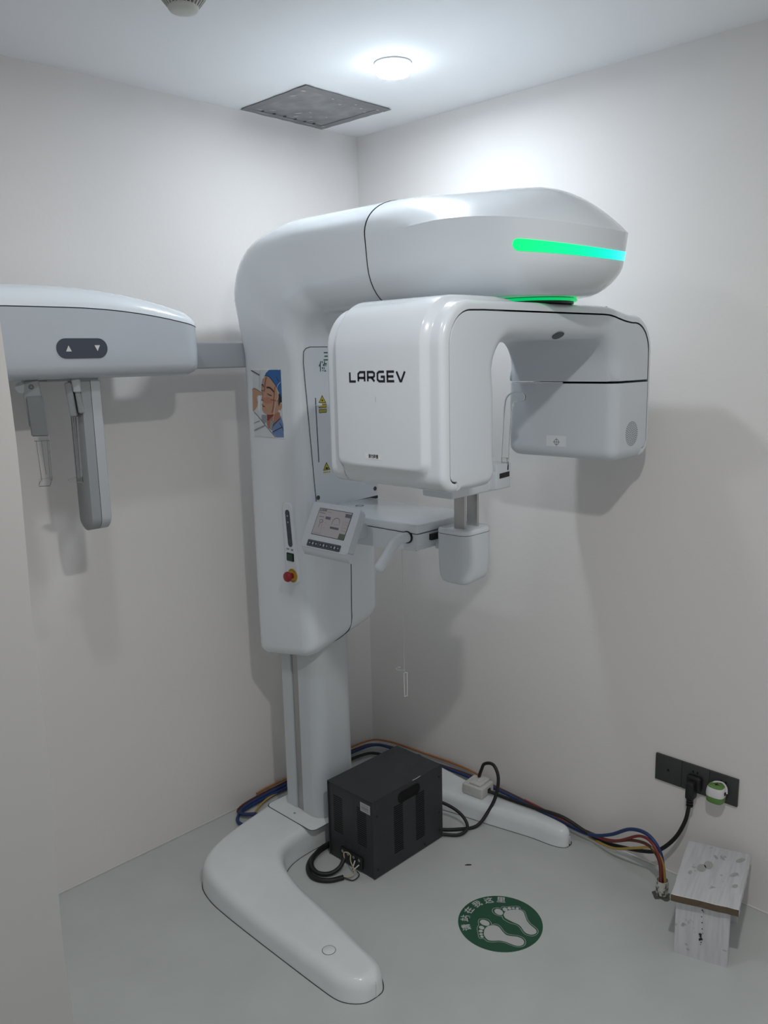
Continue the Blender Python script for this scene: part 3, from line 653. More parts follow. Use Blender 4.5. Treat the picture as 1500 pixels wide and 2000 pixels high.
cc = (1.0841, 1.3845); ribbon(bm, FX, circ(0.0075, 20, *cc), 0.0011, 0.0006, 1, closed=True); ribbon(bm, FX, [(cc[0]-0.011, cc[1]), (cc[0]+0.011, cc[1])], 0.001, 0.0006, 1); ribbon(bm, FX, [(cc[0], cc[1]-0.012), (cc[0], cc[1]+0.012)], 0.001, 0.0006, 1)
obj('crosshair_sticker', bm, [mat('pale_sticker', (0.80, 0.83, 0.85), 0.5), INK], det, 0, label='pale sticker with a small black crosshair')
# laser window under the bridge, on the rounded front edge
bm = bmesh.new(); a = math.radians(38); c_ = Vector((-0.548, YF+0.0005+0.042*(1-math.sin(a)), ZU+0.042*(1-math.cos(a)))); nrm = Vector((0, -math.sin(a), -math.cos(a)))
fl = Frame(c_, (1, 0, 0), nrm.cross(Vector((1, 0, 0)))); poly(bm, fl, circ(0.021, 24, 0, 0, 0.013), 0.0012, thick=0.0008); obj('laser_window', bm, mat('dark_window', (0.02, 0.022, 0.028), 0.2), frame_, 30, label='small dark oval window')
# joint across the shell top
bm = bmesh.new(); box(bm, (-0.3303, YF+0.010, 1.7300), (-0.3290, YB-0.02, 1.7504)); obj('seam', bm, GAP, shell, 0)
# maker's lettering on the source, drawn as squared strokes
FS = Frame((XS-0.0131, 0, 0), (0, -1, 0), (0, 0, 1))
G = {'L': [[(0, 1), (0, 0), (.75, 0)]], 'A': [[(0, 0), (0, .8), (.22, 1), (.8, 1), (.8, 0)], [(0, .38), (.8, .38)]], 'R': [[(0, 0), (0, 1), (.62, 1), (.8, .86), (.8, .56), (.62, .42), (0, .42)], [(.45, .42), (.82, 0)]],
     'G': [[(.8, 1), (.2, 1), (0, .82), (0, .18), (.2, 0), (.8, 0), (.8, .48), (.4, .48)]], 'E': [[(.8, 1), (0, 1), (0, 0), (.8, 0)], [(0, .5), (.72, .5)]], 'V': [[(0, 1), (.42, 0), (.54, 0), (.96, 1)]]}
bm = bmesh.new(); x0 = 1.0025; ch = 0.0205; cw = 0.0255
for c_ in 'LARGEV':
    for st in G[c_]: ribbon(bm, FS, [(x0+px*cw, 1.5812+0.0017*(x0-1.0025)/0.18+pz*ch) for px, pz in st], 0.0052, 0.0003)
    x0 += {'L': 0.0275, 'E': 0.0275}.get(c_, 0.0305)
obj('lettering', bm, mat('logo_black', (0.012, 0.014, 0.02), 0.35), shell, 0, label='black LARGEV lettering')
bm = bmesh.new(); poly(bm, FS, rrect(0.053, 0.0125, 0.0008, 2, 1.0717, 1.4140), 0.0003); lb = obj('paper_label', bm, PRINTW, shell, 0, label='small white paper label with four characters')
text('lettering', '请勿碰撞', 0.0098, FS, 0.0006, INK, shell, (1.0717, 1.4140), sx=0.80)
bm = bmesh.new(); ribbon(bm, FS, [(1.083, 1.548), (1.0835, 1.541), (1.083, 1.536)], 0.0007, 0.0002); obj('scratch', bm, mat('scratch_grey', (0.25, 0.26, 0.28), 0.6), shell, 0)

# ------------------------------------------------------------------ chin-rest arm
bm = BOX((-0.682, -0.898, 1.155), (-0.430, -0.462, 1.180), 0.005, 3); arm = obj('chin_arm', bm, WHITE, MC, 40)
pf = [(-0.463, 1.153), (-0.897, 1.153), (-0.897, 1.113), (-0.885, 1.103), (-0.80, 1.100), (-0.60, 1.092), (-0.463, 1.085)]
bm = bmesh.new(); Fy = Frame((-0.680, 0, 0), (0, 1, 0), (0, 0, 1)); n_ = 0
a_ = [bm.verts.new((-0.679, y, z)) for y, z in pf]; b_ = [bm.verts.new((-0.433, y, z)) for y, z in pf]; bm.faces.new(a_); bm.faces.new(list(reversed(b_)))
for i in range(len(pf)): j = (i+1) % len(pf); bm.faces.new((a_[i], b_[i], b_[j], a_[j]))
bmesh.ops.bevel(bm, geom=[e for e in bm.edges if all(v.co.z < 1.12 for v in e.verts)], offset=0.010, segments=4, affect='EDGES', clamp_overlap=True)
obj('arm_underside', bm, WHITE, MC, 40)
bm = bmesh.new(); ribbon(bm, Frame((0, 0, 1.1801), (1, 0, 0), (0, 1, 0)), circ(0.0115, 24, -0.562, -0.548), 0.0035, 0.0003, closed=True); obj('cable_grommet', bm, BLACK, arm, 0, label='thin black ring on the arm top')
bm = BOX((-0.630, -0.906, 1.131), (-0.49, -0.896, 1.148)); obj('dark_slot', bm, BLACK, arm, 0)
bm = BOX((-0.600, -0.94, 1.100), (-0.530, -0.890, 1.145), 0.004); obj('pod_bracket', bm, SATIN, arm)
# handle
bm = bmesh.new(); tube(bm, [(-0.672, -0.862, 1.143), (-0.705, -0.862, 1.143), (-0.728, -0.862, 1.137), (-0.744, -0.860, 1.122), (-0.762, -0.857, 1.100), (-0.793, -0.851, 1.064)], 0.0145, 18, 8, rfun=lambda t: 0.0145*(1 if t < 0.95 else math.sqrt(max(0.02, 1-((t-0.95)/0.05)**2))))
hd = obj('handle', bm, SATIN, MC, 50)
bm = CYL((-0.684, -0.862, 1.143), (-0.678, -0.862, 1.143), 0.0175, 24); obj('handle_collar', bm, BLACK, hd)
# height pod with the two metal posts and the chin tray
def pod_ring(s, z):
    pts = []
    for sx, sy, a0 in ((1, -1, -90), (1, 1, 0), (-1, 1, 90), (-1, -1, 180)):
        r_ = 0.030*s if sy < 0 else 0.012
        for i in range(7):
            a = math.radians(a0+i*15); hx, hy = 0.062, 0.052
            pts.append((-0.568+sx*(hx-r_)+r_*math.cos(a), -0.975+sy*(hy-r_)+r_*math.sin(a)))
    cx, cy = -0.568, -0.962
    return [(cx+(x-cx)*s, cy+(y-cy)*s, z + (0.13*max(0, x-cx) if z < 1.04 else 0)) for x, y in pts]
rows = [pod_ring(0.50, 1.012), pod_ring(0.68, 1.014), pod_ring(0.82, 1.020), pod_ring(0.91, 1.032), pod_ring(0.955, 1.048), pod_ring(0.985, 1.08), pod_ring(1.0, 1.155)]
bm = bmesh.new(); V = grid(bm, rows, closed_v=True); bm.faces.new(V[0]); bm.faces.new(V[-1]); pod = obj('height_pod', bm, SATIN, MC, 50)
rows = [pod_ring(0.995, 1.1565), pod_ring(1.0, 1.158), pod_ring(1.0, 1.164), pod_ring(0.985, 1.168), pod_ring(0.95, 1.170)]
bm = bmesh.new(); V = grid(bm, rows, closed_v=True); bm.faces.new(V[0]); bm.faces.new(V[-1]); obj('pod_lid', bm, WHITE, pod, 50)
for x in (-0.600, -0.545):
    obj('metal_post', BOX((x-0.004, -1.002, 1.165), (x+0.004, -0.965, 1.270), 0.0012), ALU, MC, 40, label='flat brushed metal post under the chin tray')
bm = BOX((-0.690, -1.030, 1.266), (-0.440, -0.930, 1.318), 0.006, 3); tray = obj('chin_tray', bm, SATIN, MC, 40)
obj('tray_end', BOX((-0.505, -1.034, 1.268), (-0.437, -0.930, 1.338), 0.004), SATIN, tray); obj('tray_end', BOX((-0.693, -1.034, 1.268), (-0.625, -0.930, 1.338), 0.004), SATIN, tray)
bm = bmesh.new(); Ft = Frame((0, -1.0342, 0), (1, 0, 0), (0, 0, 1)); poly(bm, Ft, [(-0.491, 1.298), (-0.446, 1.300), (-0.446, 1.314), (-0.491, 1.312)], 0.0002, thick=0.0006); obj('tray_slot', bm, BLACK, tray, 0)
obj('tray_slot', BOX((-0.648, -1.0312, 1.3135), (-0.60, -1.029, 1.3175)), BLACK, tray, 0)
bm = bmesh.new(); lathe(bm, (-0.4975, -1.005, 1.336), [(0.0085, 0), (0.0085, 0.022), (0.0105, 0.023), (0.0105, 0.027), (0.009, 0.028), (0, 0.028)], 20); obj('bite_pin', bm, SATIN, tray)
bm = BOX((-0.535, -1.0325, 1.272), (-0.520, -1.026, 1.316), 0.002); obj('tray_rib', bm, SATIN, tray)
# clear temple supports
for x, s_ in ((-0.452, 1), (-0.678, -1)):
    Fc = Frame((x, -0.985, 1.318), (0, -1, 0), (0, 0, 1))
    lf = catm2([(0.026, 0.0), (0.032, 0.10), (0.038, 0.175), (0.045, 0.200), (0.064, 0.213), (0.094, 0.213), (0.106, 0.205), (0.103, 0.193)], 5); rt = catm2([(0.092, 0.188), (0.073, 0.189), (0.064, 0.179), (0.060, 0.162), (0.054, 0.10), (0.048, 0.0)], 5)
    bm = bmesh.new(); poly(bm, Fc, lf+rt, -0.0025, thick=0.005); ts = obj('temple_support', bm, CLEAR, MC, 40, label='clear acrylic temple support arm')
    bm = bmesh.new()
    for off in (-0.0028, 0.0028): ribbon(bm, Fc, lf, 0.0020, off); ribbon(bm, Fc, rt[3:], 0.0020, off)
    obj('edge_highlight', bm, mat('painted_highlight', (0.85, 0.87, 0.88), 0.25), ts, 0)  # pale ribbons painted as highlights along the clear acrylic edges
    obj('support_foot', BOX((x-0.005, -1.034, 1.316), (x+0.005, -1.014, 1.352), 0.002), CLEAR, ts)
    obj('foot_clip', BOX((x-0.0035, -1.0325, 1.318), (x+0.0035, -1.018, 1.334), 0.001), GREYP, ts)
# thread and clear tag hanging under the arm
bm = TUBE([(-0.660, -0.82, 1.100), (-0.6595, -0.82, 0.92), (-0.660, -0.82, 0.737)], 0.0006, 6, 6)
hk = thing('hanging_tag', 'small clear plastic clip hanging on a thin thread below the chin arm', 'clip', (-0.66, -0.82, 0.655))
obj('thread', bm, mat('pale_thread', (0.55, 0.55, 0.53), 0.5), hk)
Fh = Frame((-0.66, -0.82, 0.655), (0.7, -0.7, 0), (0, 0, 1)); bm = bmesh.new(); poly(bm, Fh, [(-0.001, 0.0), (0.008, 0.004), (0.009, 0.078), (-0.002, 0.076)], -0.002, thick=0.004)
obj('tag_plate', bm, CLEAR, hk, 30)
bm = bmesh.new(); ribbon(bm, Fh, [(-0.0005, 0.002), (0.0075, 0.005), (0.0085, 0.077), (-0.0015, 0.075)], 0.0012, 0.0022, closed=True); obj('tag_edge', bm, mat('frosted_edge', (0.75, 0.77, 0.78), 0.3), hk, 0)
obj('tag_hook', TUBE([(-0.652, -0.826, 0.728), (-0.664, -0.815, 0.737), (-0.674, -0.806, 0.738), (-0.676, -0.804, 0.744), (-0.668, -0.812, 0.747)], 0.0018, 8, 4), CLEAR, hk)

# ------------------------------------------------------------------ touch panel
TO, TR_, TU = Vector((-0.74, -0.545, 1.218)), Vector((0, -1, 0)), Vector((0.06, 0, 0.123))
FT = Frame(TO, TR_, TU); bm = bmesh.new(); w_, h_ = 0.196, 0.137
outline = [(-0.004+p[0], p[1]) for p in rrect(w_+0.006, h_, 0.010, 5, w_/2+0.002, -h_/2)]
rows = []
for sc, off in ((0.0, 0.0), (0.002, -0.0015), (0.003, -0.020), (0.010, -0.034)):
    rows.append([FT((x+(w_/2-x)*sc/0.1*1.0, z+(-h_/2-z)*sc/0.07*0.6), off) for x, z in outline])
V = grid(bm, rows, closed_v=True); bm.faces.new(V[0]); bm.faces.new(list(reversed(V[-1]))); tab = obj('touch_panel', bm, SATIN, MC, 40)
lipb = [FT((0.0, -h_+0.004), 0.0), FT((w_, -h_+0.004), 0.0)]
bm = bmesh.new(); lo = [(-h_+0.006, 0.0005), (-h_-0.008, -0.006), (-h_-0.019, -0.022), (-h_-0.016, -0.034), (-h_+0.006, -0.034)]
a_ = [bm.verts.new(FT((0.0, v), o)) for v, o in lo]; b_ = [bm.verts.new(FT((w_, v), o)) for v, o in lo]; bm.faces.new(a_); bm.faces.new(list(reversed(b_)))
for i in range(len(lo)): j = (i+1) % len(lo); bm.faces.new((a_[i], b_[i], b_[j], a_[j]))
obj('panel_lip', bm, SATIN, tab, 50)
obj('panel_bracket', BOX((-0.730, -0.70, 1.120), (-0.670, -0.60, 1.165), 0.004), SATIN, tab)
fb = lambda k: [tuple(p) for p in TAB[k]]
bm = bmesh.new(); poly(bm, FT, fb('screen'), 0.0004, 1); sc_ = TAB['screen']; cx = sum(p[0] for p in sc_)/4; cz = sum(p[1] for p in sc_)/4
poly(bm, FT, [(cx+(p[0]-cx)*0.975, cz+(p[1]-cz)*0.965) for p in sc_], 0.0007, 0)
SCR = mat('lcd_screen', (0.36, 0.345, 0.35), 0.3, emit=0.10, ecol=(0.50, 0.46, 0.48)); obj('screen', bm, [SCR, BLACK], tab, 0, label='pale grey display showing a jaw diagram and buttons')
bm = bmesh.new()
for k, mi in (('a', 0), ('b', 0), ('c', 0), ('g', 1)): poly(bm, FT, fb(k), 0.0010, mi)
for k in ('arch',): ribbon(bm, FT, catm2(fb(k)), 0.0016, 0.0010, 0)
ribbon(bm, FT, catm2(fb('por')), 0.0013, 0.0010, 2)
for k in ('t0', 't1', 't2'):
    (x0, z0), (x1, z1) = fb(k)
    for i in range(3): ribbon(bm, FT, [(x0, z0+(z1-z0)*i/2), (x1, z0+(z1-z0)*i/2)], 0.0011, 0.0010, 2)
    ribbon(bm, FT, [((x0+x1)/2, z0), ((x0+x1)/2, z1)], 0.0011, 0.0010, 2)
for k in ('h1', 'h2', 'h3', 'd', 'e', 'f0', 'f1', 'f2', 'f3', 'f4', 'f5', 'f6', 'f7'): ribbon(bm, FT, fb(k), 0.0012 if k[0] in 'h' else 0.0009, 0.0010, 2 if k in ('h1', 'h2') else 3)
obj('screen_print', bm, [mat('lcd_blue', (0.16, 0.17, 0.22), 0.4), mat('lcd_green', (0.14, 0.17, 0.13), 0.4), mat('lcd_dark', (0.10, 0.10, 0.12), 0.4), mat('lcd_grey', (0.25, 0.24, 0.26), 0.4)], tab, 0, kind='stuff')
pc = TAB['pad']; P_ = lambda u, v: tuple(Vector(pc[0]).lerp(Vector(pc[1]), u).lerp(Vector(pc[3]).lerp(Vector(pc[2]), u), v))
bm = bmesh.new(); px0, pz0 = P_(0, 0.5); px1, pz1 = P_(1, 0.5); pw = px1-px0; ph = abs(pc[0][1]-pc[3][1])
poly(bm, FT, rrect(pw, ph, 0.003, 4, (px0+px1)/2, (pz0+pz1)/2), 0.0003, thick=0.0008); kp = obj('key_strip', bm, DKKEY, tab, 30)
bm = bmesh.new()
for k in range(3):
    u0 = 0.015+k*0.33; c_ = P_(u0+0.16, 0.5); ribbon(bm, FT, rrect(pw*0.305, ph*0.74, 0.0018, 3, c_[0], c_[1]), 0.0006, 0.0014, 1, closed=True)
    poly(bm, FT, circ(0.0030, 12, c_[0], c_[1], 0.0042), 0.0014, 0)
    for du, sg in ((-0.098, 1), (0.098, -1)):
        q = P_(u0+0.16+du, 0.5); ang = (PI if sg > 0 else 0) if k != 1 else (PI/2 if sg > 0 else -PI/2)
        poly(bm, FT, [(q[0]+0.0036*math.cos(ang+j*2*PI/3), q[1]+0.0036*math.sin(ang+j*2*PI/3)) for j in range(3)], 0.0014, 0)
obj('key_icons', bm, [mat('key_white', (0.60, 0.62, 0.64), 0.5), mat('key_line', (0.30, 0.32, 0.36), 0.5)], tab, 0, kind='stuff')

# ------------------------------------------------------------------ cephalometric arm on the left
obj('side_rail', BOX((-1.70, -0.190, 1.612), (-0.55, -0.115, 1.690), 0.006), mat('rail_enamel', (0.40, 0.43, 0.46), 0.35), MC)
CX0, CX1, CY0, CY1 = -1.86, -0.957, -0.345, -0.085
def ceph_ring(ins, zf):
    pts = []; R1 = 0.045
    for sx, sy, a0, rr_ in ((1, -1, -90, 0.06), (1, 1, 0, 0.06), (-1, 1, 90, 0.06), (-1, -1, 180, 0.06)):
        for i in range(9):
            a = math.radians(a0+i*90/8); hx, hy = (CX1-CX0)/2-ins, (CY1-CY0)/2-ins; r_ = max(0.012, rr_-ins)
            pts.append(((CX0+CX1)/2+sx*(hx-r_)+r_*math.cos(a), (CY0+CY1)/2+sy*(hy-r_)+r_*math.sin(a)))
        if sy == -1 and sx == -1 or sx == 1 and sy == 1: pass
    out = []
    # subdivide long sides so that the lid can arch along x
    for i in range(len(pts)):
        a, b = pts[i], pts[(i+1) % len(pts)]; nsub = 16 if abs(a[0]-b[0]) > 0.3 else 1
        for k in range(nsub): out.append((a[0]+(b[0]-a[0])*k/nsub, a[1]+(b[1]-a[1])*k/nsub))
    return [(x, y, zf(x, y)) for x, y in out]
def zs(x): t = max(0.0, abs(x+1.42)-0.06)/0.40; return 1.774-0.047*t**2.1
rows = [ceph_ring(0.055, lambda x, y: 1.5965), ceph_ring(0.030, lambda x, y: 1.598), ceph_ring(0.014, lambda x, y: 1.604), ceph_ring(0.005, lambda x, y: 1.614), ceph_ring(0.001, lambda x, y: 1.630), ceph_ring(0.0, lambda x, y: 1.665), ceph_ring(0.001, lambda x, y: zs(x)-0.0012)]
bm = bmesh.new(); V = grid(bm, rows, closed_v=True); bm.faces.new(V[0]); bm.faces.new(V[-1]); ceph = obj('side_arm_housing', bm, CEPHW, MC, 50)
ext = lambda x: 0.060-0.022*(abs(x+1.42)/0.46)**2
rows = [ceph_ring(0.006, lambda x, y: zs(x)-0.002), ceph_ring(0.006, lambda x, y: zs(x)+0.001), ceph_ring(0.0, lambda x, y: zs(x)+0.0012), ceph_ring(0.001, lambda x, y: zs(x)+0.010), ceph_ring(0.006, lambda x, y: zs(x)+ext(x)*0.42), ceph_ring(0.020, lambda x, y: zs(x)+ext(x)*0.72), ceph_ring(0.045, lambda x, y: zs(x)+ext(x)*0.9), ceph_ring(0.085, lambda x, y: zs(x)+ext(x)), ceph_ring(0.125, lambda x, y: zs(x)+ext(x)*1.02)]
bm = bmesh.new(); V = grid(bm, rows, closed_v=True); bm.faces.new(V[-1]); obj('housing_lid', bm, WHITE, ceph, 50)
bm = bmesh.new(); grid(bm, [ceph_ring(0.0035, lambda x, y: zs(x)-0.003), ceph_ring(0.0035, lambda x, y: zs(x)+0.003)], closed_v=True); obj('lid_gap', bm, GAP, ceph, 0)
Fk = Frame((0, CY0, 0), (1, 0, 0), (0, 0, 1)); bm = bmesh.new(); poly(bm, Fk, rrect(0.136, 0.050, 0.0249, 8, -1.3245, 1.6735), 0.0, thick=0.0012); key = obj('button_plate', bm, DKKEY, ceph, 30, label='dark rounded button plate with up and down arrows')
bm = bmesh.new(); poly(bm, Fk, [(-1.361, 1.681), (-1.3685, 1.666), (-1.3535, 1.666)], 0.0016); obj('up_arrow', bm, PALE, ceph, 0)
bm = bmesh.new(); poly(bm, Fk, [(-1.2846, 1.666), (-1.292, 1.681), (-1.277, 1.681)], 0.0016); obj('down_arrow', bm, PALE, ceph, 0)
# carrier plate under the housing, the two ear-rod holders, the slit panel
obj('carrier', BOX((-1.405, -0.30, 1.5915), (-1.265, -0.14, 1.600), 0.003), GREYP, ceph)
# left holder, flat towards the camera
Fe = Frame((-1.449, -0.30, 1.0), (0.85, -0.53, 0), (0, 0, 1)); Fe.o.z = 0.0
def slab(fr, pts, t0, t1):
    bm = bmesh.new(); poly(bm, fr, pts, t0, thick=t1-t0); bmesh.ops.bevel(bm, geom=list(bm.edges), offset=0.0022, segments=2, affect='EDGES', clamp_overlap=True); return bm
h1 = obj('ear_rod_bracket', slab(Fe, [(-0.012, 1.597), (0.021, 1.597), (0.025, 1.555), (0.019, 1.482), (-0.011, 1.482), (-0.017, 1.562)], -0.012, 0.003), GREYP, MC, 40)
bm = bmesh.new(); cyl(bm, Fe((-0.020, 1.580), -0.010), Fe((-0.020, 1.580), 0.002), 0.014, 20); obj('pivot', bm, GREYL, h1)
bm = bmesh.new(); ribbon(bm, Fe, circ(0.0052, 18, 0.004, 1.581), 0.0014, 0.0034, closed=True); ribbon(bm, Fe, circ(0.0022, 12, 0.004, 1.581), 0.0008, 0.0034, closed=True); obj('scale_mark', bm, INK, h1, 0)
obj('rod_holder', slab(Fe, [(-0.010, 1.558), (0.027, 1.558), (0.034, 1.458), (-0.006, 1.458)], -0.010, 0.009), mat('mid_grey_plastic', (0.21, 0.22, 0.225), 0.5), h1, 40)
bm = bmesh.new(); poly(bm, Fe, [(-0.001, 1.459), (0.034, 1.459), (0.034, 1.445), (0.0, 1.445)], -0.003, thick=0.006); poly(bm, Fe, [(-0.001, 1.447), (0.004, 1.447), (0.008, 1.343), (0.003, 1.343)], -0.003, thick=0.006); poly(bm, Fe, [(0.028, 1.447), (0.034, 1.447), (0.032, 1.345), (0.027, 1.343)], -0.003, thick=0.006); poly(bm, Fe, [(0.001, 1.349), (0.033, 1.351), (0.026, 1.330), (-0.001, 1.330)], -0.003, thick=0.009)
obj('ear_rod', bm, CLEAR, h1, 0, label='clear forked plastic ear rod')
bm = bmesh.new()
for pts in ([(-0.001, 1.446), (0.035, 1.446)], [(0.003, 1.447), (0.007, 1.345)], [(0.029, 1.447), (0.0275, 1.345)], [(0.0335, 1.447), (0.032, 1.345)], [(0.016, 1.447), (0.0165, 1.41), (0.019, 1.36)], [(-0.001, 1.331), (0.026, 1.331)], [(0.004, 1.345), (-0.001, 1.333)], [(0.032, 1.349), (0.026, 1.333)]): ribbon(bm, Fe, pts, 0.0013, 0.0034)
obj('rod_edges', bm, mat('acrylic_edge', (0.16, 0.17, 0.17), 0.3), h1, 0)
# right holder, edge towards the camera
Fr = Frame((-1.332, -0.30, 0), (0.62, 0.78, 0), (0, 0, 1)); Fr2 = Frame((-1.341, -0.30, 0), (0.80, -0.60, 0), (0, 0, 1))
h2 = obj('ear_rod_bracket', slab(Fr2, [(0.0, 1.598), (0.020, 1.598), (0.022, 1.562), (0.004, 1.562)], -0.016, 0.004), GREYL, MC, 40)
obj('rod_holder', slab(Fr2, [(-0.018, 1.588), (0.000, 1.588), (0.006, 1.500), (-0.010, 1.500)], -0.030, 0.002), GREYP, h2, 40)
obj('holder_clip', slab(Fr2, [(0.007, 1.562), (0.020, 1.562), (0.023, 1.508), (0.012, 1.508)], -0.024, 0.002), GREYP, h2, 40)
bm = bmesh.new(); poly(bm, Fr2, [(-0.004, 1.501), (0.007, 1.501), (0.004, 1.340), (-0.003, 1.340)], -0.012, thick=0.016); poly(bm, Fr2, [(-0.030, 1.336), (-0.014, 1.341), (0.006, 1.341), (0.006, 1.327), (-0.010, 1.327), (-0.028, 1.332)], -0.010, thick=0.008)
obj('ear_rod', bm, CLEAR, h2, 0, label='clear plastic ear rod with a short side pin')
bm = bmesh.new()
for pts in ([(-0.004, 1.50), (-0.003, 1.34)], [(0.001, 1.50), (0.0005, 1.34)], [(0.007, 1.50), (0.004, 1.34)], [(-0.030, 1.335), (-0.010, 1.329), (0.006, 1.328)]): ribbon(bm, Fr2, pts, 0.0013, 0.0044)
obj('rod_edges', bm, mat('acrylic_edge_light', (0.30, 0.31, 0.31), 0.3), h2, 0)
# slit panel: a slim rounded bar hanging by the housing
def bar_ring(ins, x):
    pts = [(-0.226+ins, 1.598), ]
    return pts
def barprof(ins):
    hw = 0.036-ins; c_ = -0.262; zb_ = 1.189+ins; r_ = hw
    p_ = [(c_-hw, 1.592), (c_-hw, zb_+r_*1.0)] + [(c_-hw*math.cos(a), zb_+r_*(1-math.sin(a))) for a in [i/8*PI/2 for i in range(1, 9)]] + [(c_+hw*math.cos(a), zb_+r_*(1-math.sin(a))) for a in [i/8*PI/2 for i in range(7, -1, -1)]] + [(c_+hw, 1.592)]
    return p_
rows = [[(x, y, z) for y, z in barprof(i_)] for x, i_ in ((-1.321, 0.010), (-1.315, 0.0), (-1.289, 0.0))]
bm = bmesh.new(); V = grid(bm, rows, closed_v=True); bm.faces.new(V[0]); bm.faces.new(V[-1]); sl = obj('slit_panel', bm, GREYP, MC, 40)
rows = [[(x, y, z) for y, z in barprof(i_)] for x, i_ in ((-1.2875, 0.0), (-1.262, 0.0), (-1.256, 0.008))]
bm = bmesh.new(); V = grid(bm, rows, closed_v=True); bm.faces.new(V[0]); bm.faces.new(V[-1]); obj('back_cover', bm, GREYL, sl, 40)
rows = [[(x, y, z) for y, z in barprof(0.0015)] for x in (-1.290, -1.2865)]
bm = bmesh.new(); grid(bm, rows, closed_v=True); obj('seam', bm, GAP, sl, 0)

# ------------------------------------------------------------------ printed picture taped to the carriage
FPo = Frame((-0.7152, -0.32, 1.51), (0, -1, 0), (0, 0, 1))
PT = thing('poster', 'small printed picture of a patient in a blue cap taped to the white carriage', 'poster', FPo((0, 0), 0))
pg = lambda k: [tuple(p) for p in POSTER[k]]
bm = bmesh.new(); poly(bm, FPo, pg('sheet'), 0.0004, thick=0.0006); obj('sheet', bm, PRINTW, PT, 0)
PC = [('print_pale', (0.62, 0.66, 0.69)), ('print_blue', (0.035, 0.135, 0.36)), ('print_skin', (0.50, 0.29, 0.20)), ('print_hair', (0.02, 0.02, 0.025)), ('print_neck', (0.40, 0.19, 0.13)),
      ('print_shadow', (0.22, 0.05, 0.04)), ('print_uniform', (0.16, 0.25, 0.46)), ('print_machine', (0.64, 0.68, 0.71)), ('print_grey', (0.28, 0.31, 0.34)), ('print_blush', (0.48, 0.22, 0.16)), ('print_line', (0.035, 0.03, 0.04)), ('print_red', (0.22, 0.035, 0.03)), ('print_white', (0.80, 0.83, 0.86))]
PMS = [mat(n_, c_, 0.55) for n_, c_ in PC]
bm = bmesh.new(); lay = [0.0014]
def pp(k, mi): poly(bm, FPo, pg(k), lay[0], mi); lay[0] += 0.00008
def pr_(k, w, mi, sm=True): ribbon(bm, FPo, catm2(pg(k), 3) if sm and len(pg(k)) > 2 else pg(k), w, lay[0], mi); lay[0] += 0.00008
pp('bg', 0); pr_('w0', 0.006, 12); pp('shirt', 6); pp('neck', 4); pp('shade', 5); pp('hair', 3); pp('ear', 2); pp('face', 2); pp('cheek', 9); pp('cap', 1); pp('hand', 2); pp('chin', 8); pp('mach', 7); pp('clip', 8); pp('mouth', 5)
for k, w, mi in (('k0', .0016, 10), ('k1', .002, 10), ('k2', .0016, 10), ('k3', .0016, 10), ('k4', .0012, 10), ('k5', .002, 10), ('k6', .0012, 10), ('k7', .0014, 10), ('l0', .0046, 10), ('l1', .0036, 10), ('l2', .0022, 10), ('l3', .002, 10), ('l4', .0014, 5), ('r0', .0024, 11), ('r1', .002, 11), ('l5', .0016, 11), ('l6', .0028, 10), ('l7', .0012, 8), ('l8', .0012, 10), ('l9', .004, 8), ('w1', .0011, 12)): pr_(k, w, mi)
obj('printed_picture', bm, PMS, PT, 0)

# ------------------------------------------------------------------ round green floor sticker
FF = Frame((-0.569, -1.097, 0), (1, 0, 0), (0, 1, 0)); rim = FEET['rim']
ctr = FEET['ctr'][0]; ctr = (sum(p[0] for p in (rim[0], rim[2]))/2*0.5+sum(p[0] for p in (rim[1], rim[3]))/2*0.5, sum(p[1] for p in (rim[0], rim[2]))/2*0.5+sum(p[1] for p in (rim[1], rim[3]))/2*0.5)
R_ = sum(math.hypot(p[0]-ctr[0], p[1]-ctr[1]) for p in rim)/4
ST = thing('floor_sticker', 'round green floor sticker with two white footprints and white characters', 'sticker', FF(ctr))
bm = bmesh.new(); poly(bm, FF, circ(R_, 64, *ctr), 0.0002, thick=0.0006); obj('disc', bm, mat('sticker_green', (0.012, 0.082, 0.040), 0.45, noise=0.1, nscale=30), ST, 0)
FOOTW = mat('sticker_white', (0.50, 0.52, 0.51), 0.5)
for q in '12':
    bm = bmesh.new(); poly(bm, FF, catm2(FEET['b'+q]+FEET['b'+q][:1], 4)[:-1], 0.0010); poly(bm, FF, catm2(FEET['t'+q]+FEET['t'+q][:1], 4)[:-1], 0.0010)
    for i in range(4): poly(bm, FF, [tuple(p) for p in FEET['s'+q+str(i)]], 0.0010)
    ribbon(bm, FF, catm2(FEET['o'+q]+FEET['o'+q][:1], 4)[:-1], 0.0013, 0.0010, closed=True)
    obj('footprint', bm, FOOTW, ST, 0)
for s_, c_ in zip('请站在我这里', FEET['chars']):
    a = math.atan2(c_[1]-ctr[1], c_[0]-ctr[0]); text('lettering', s_, 0.0285, FF, 0.0011, FOOTW, ST, c_, a-PI/2)

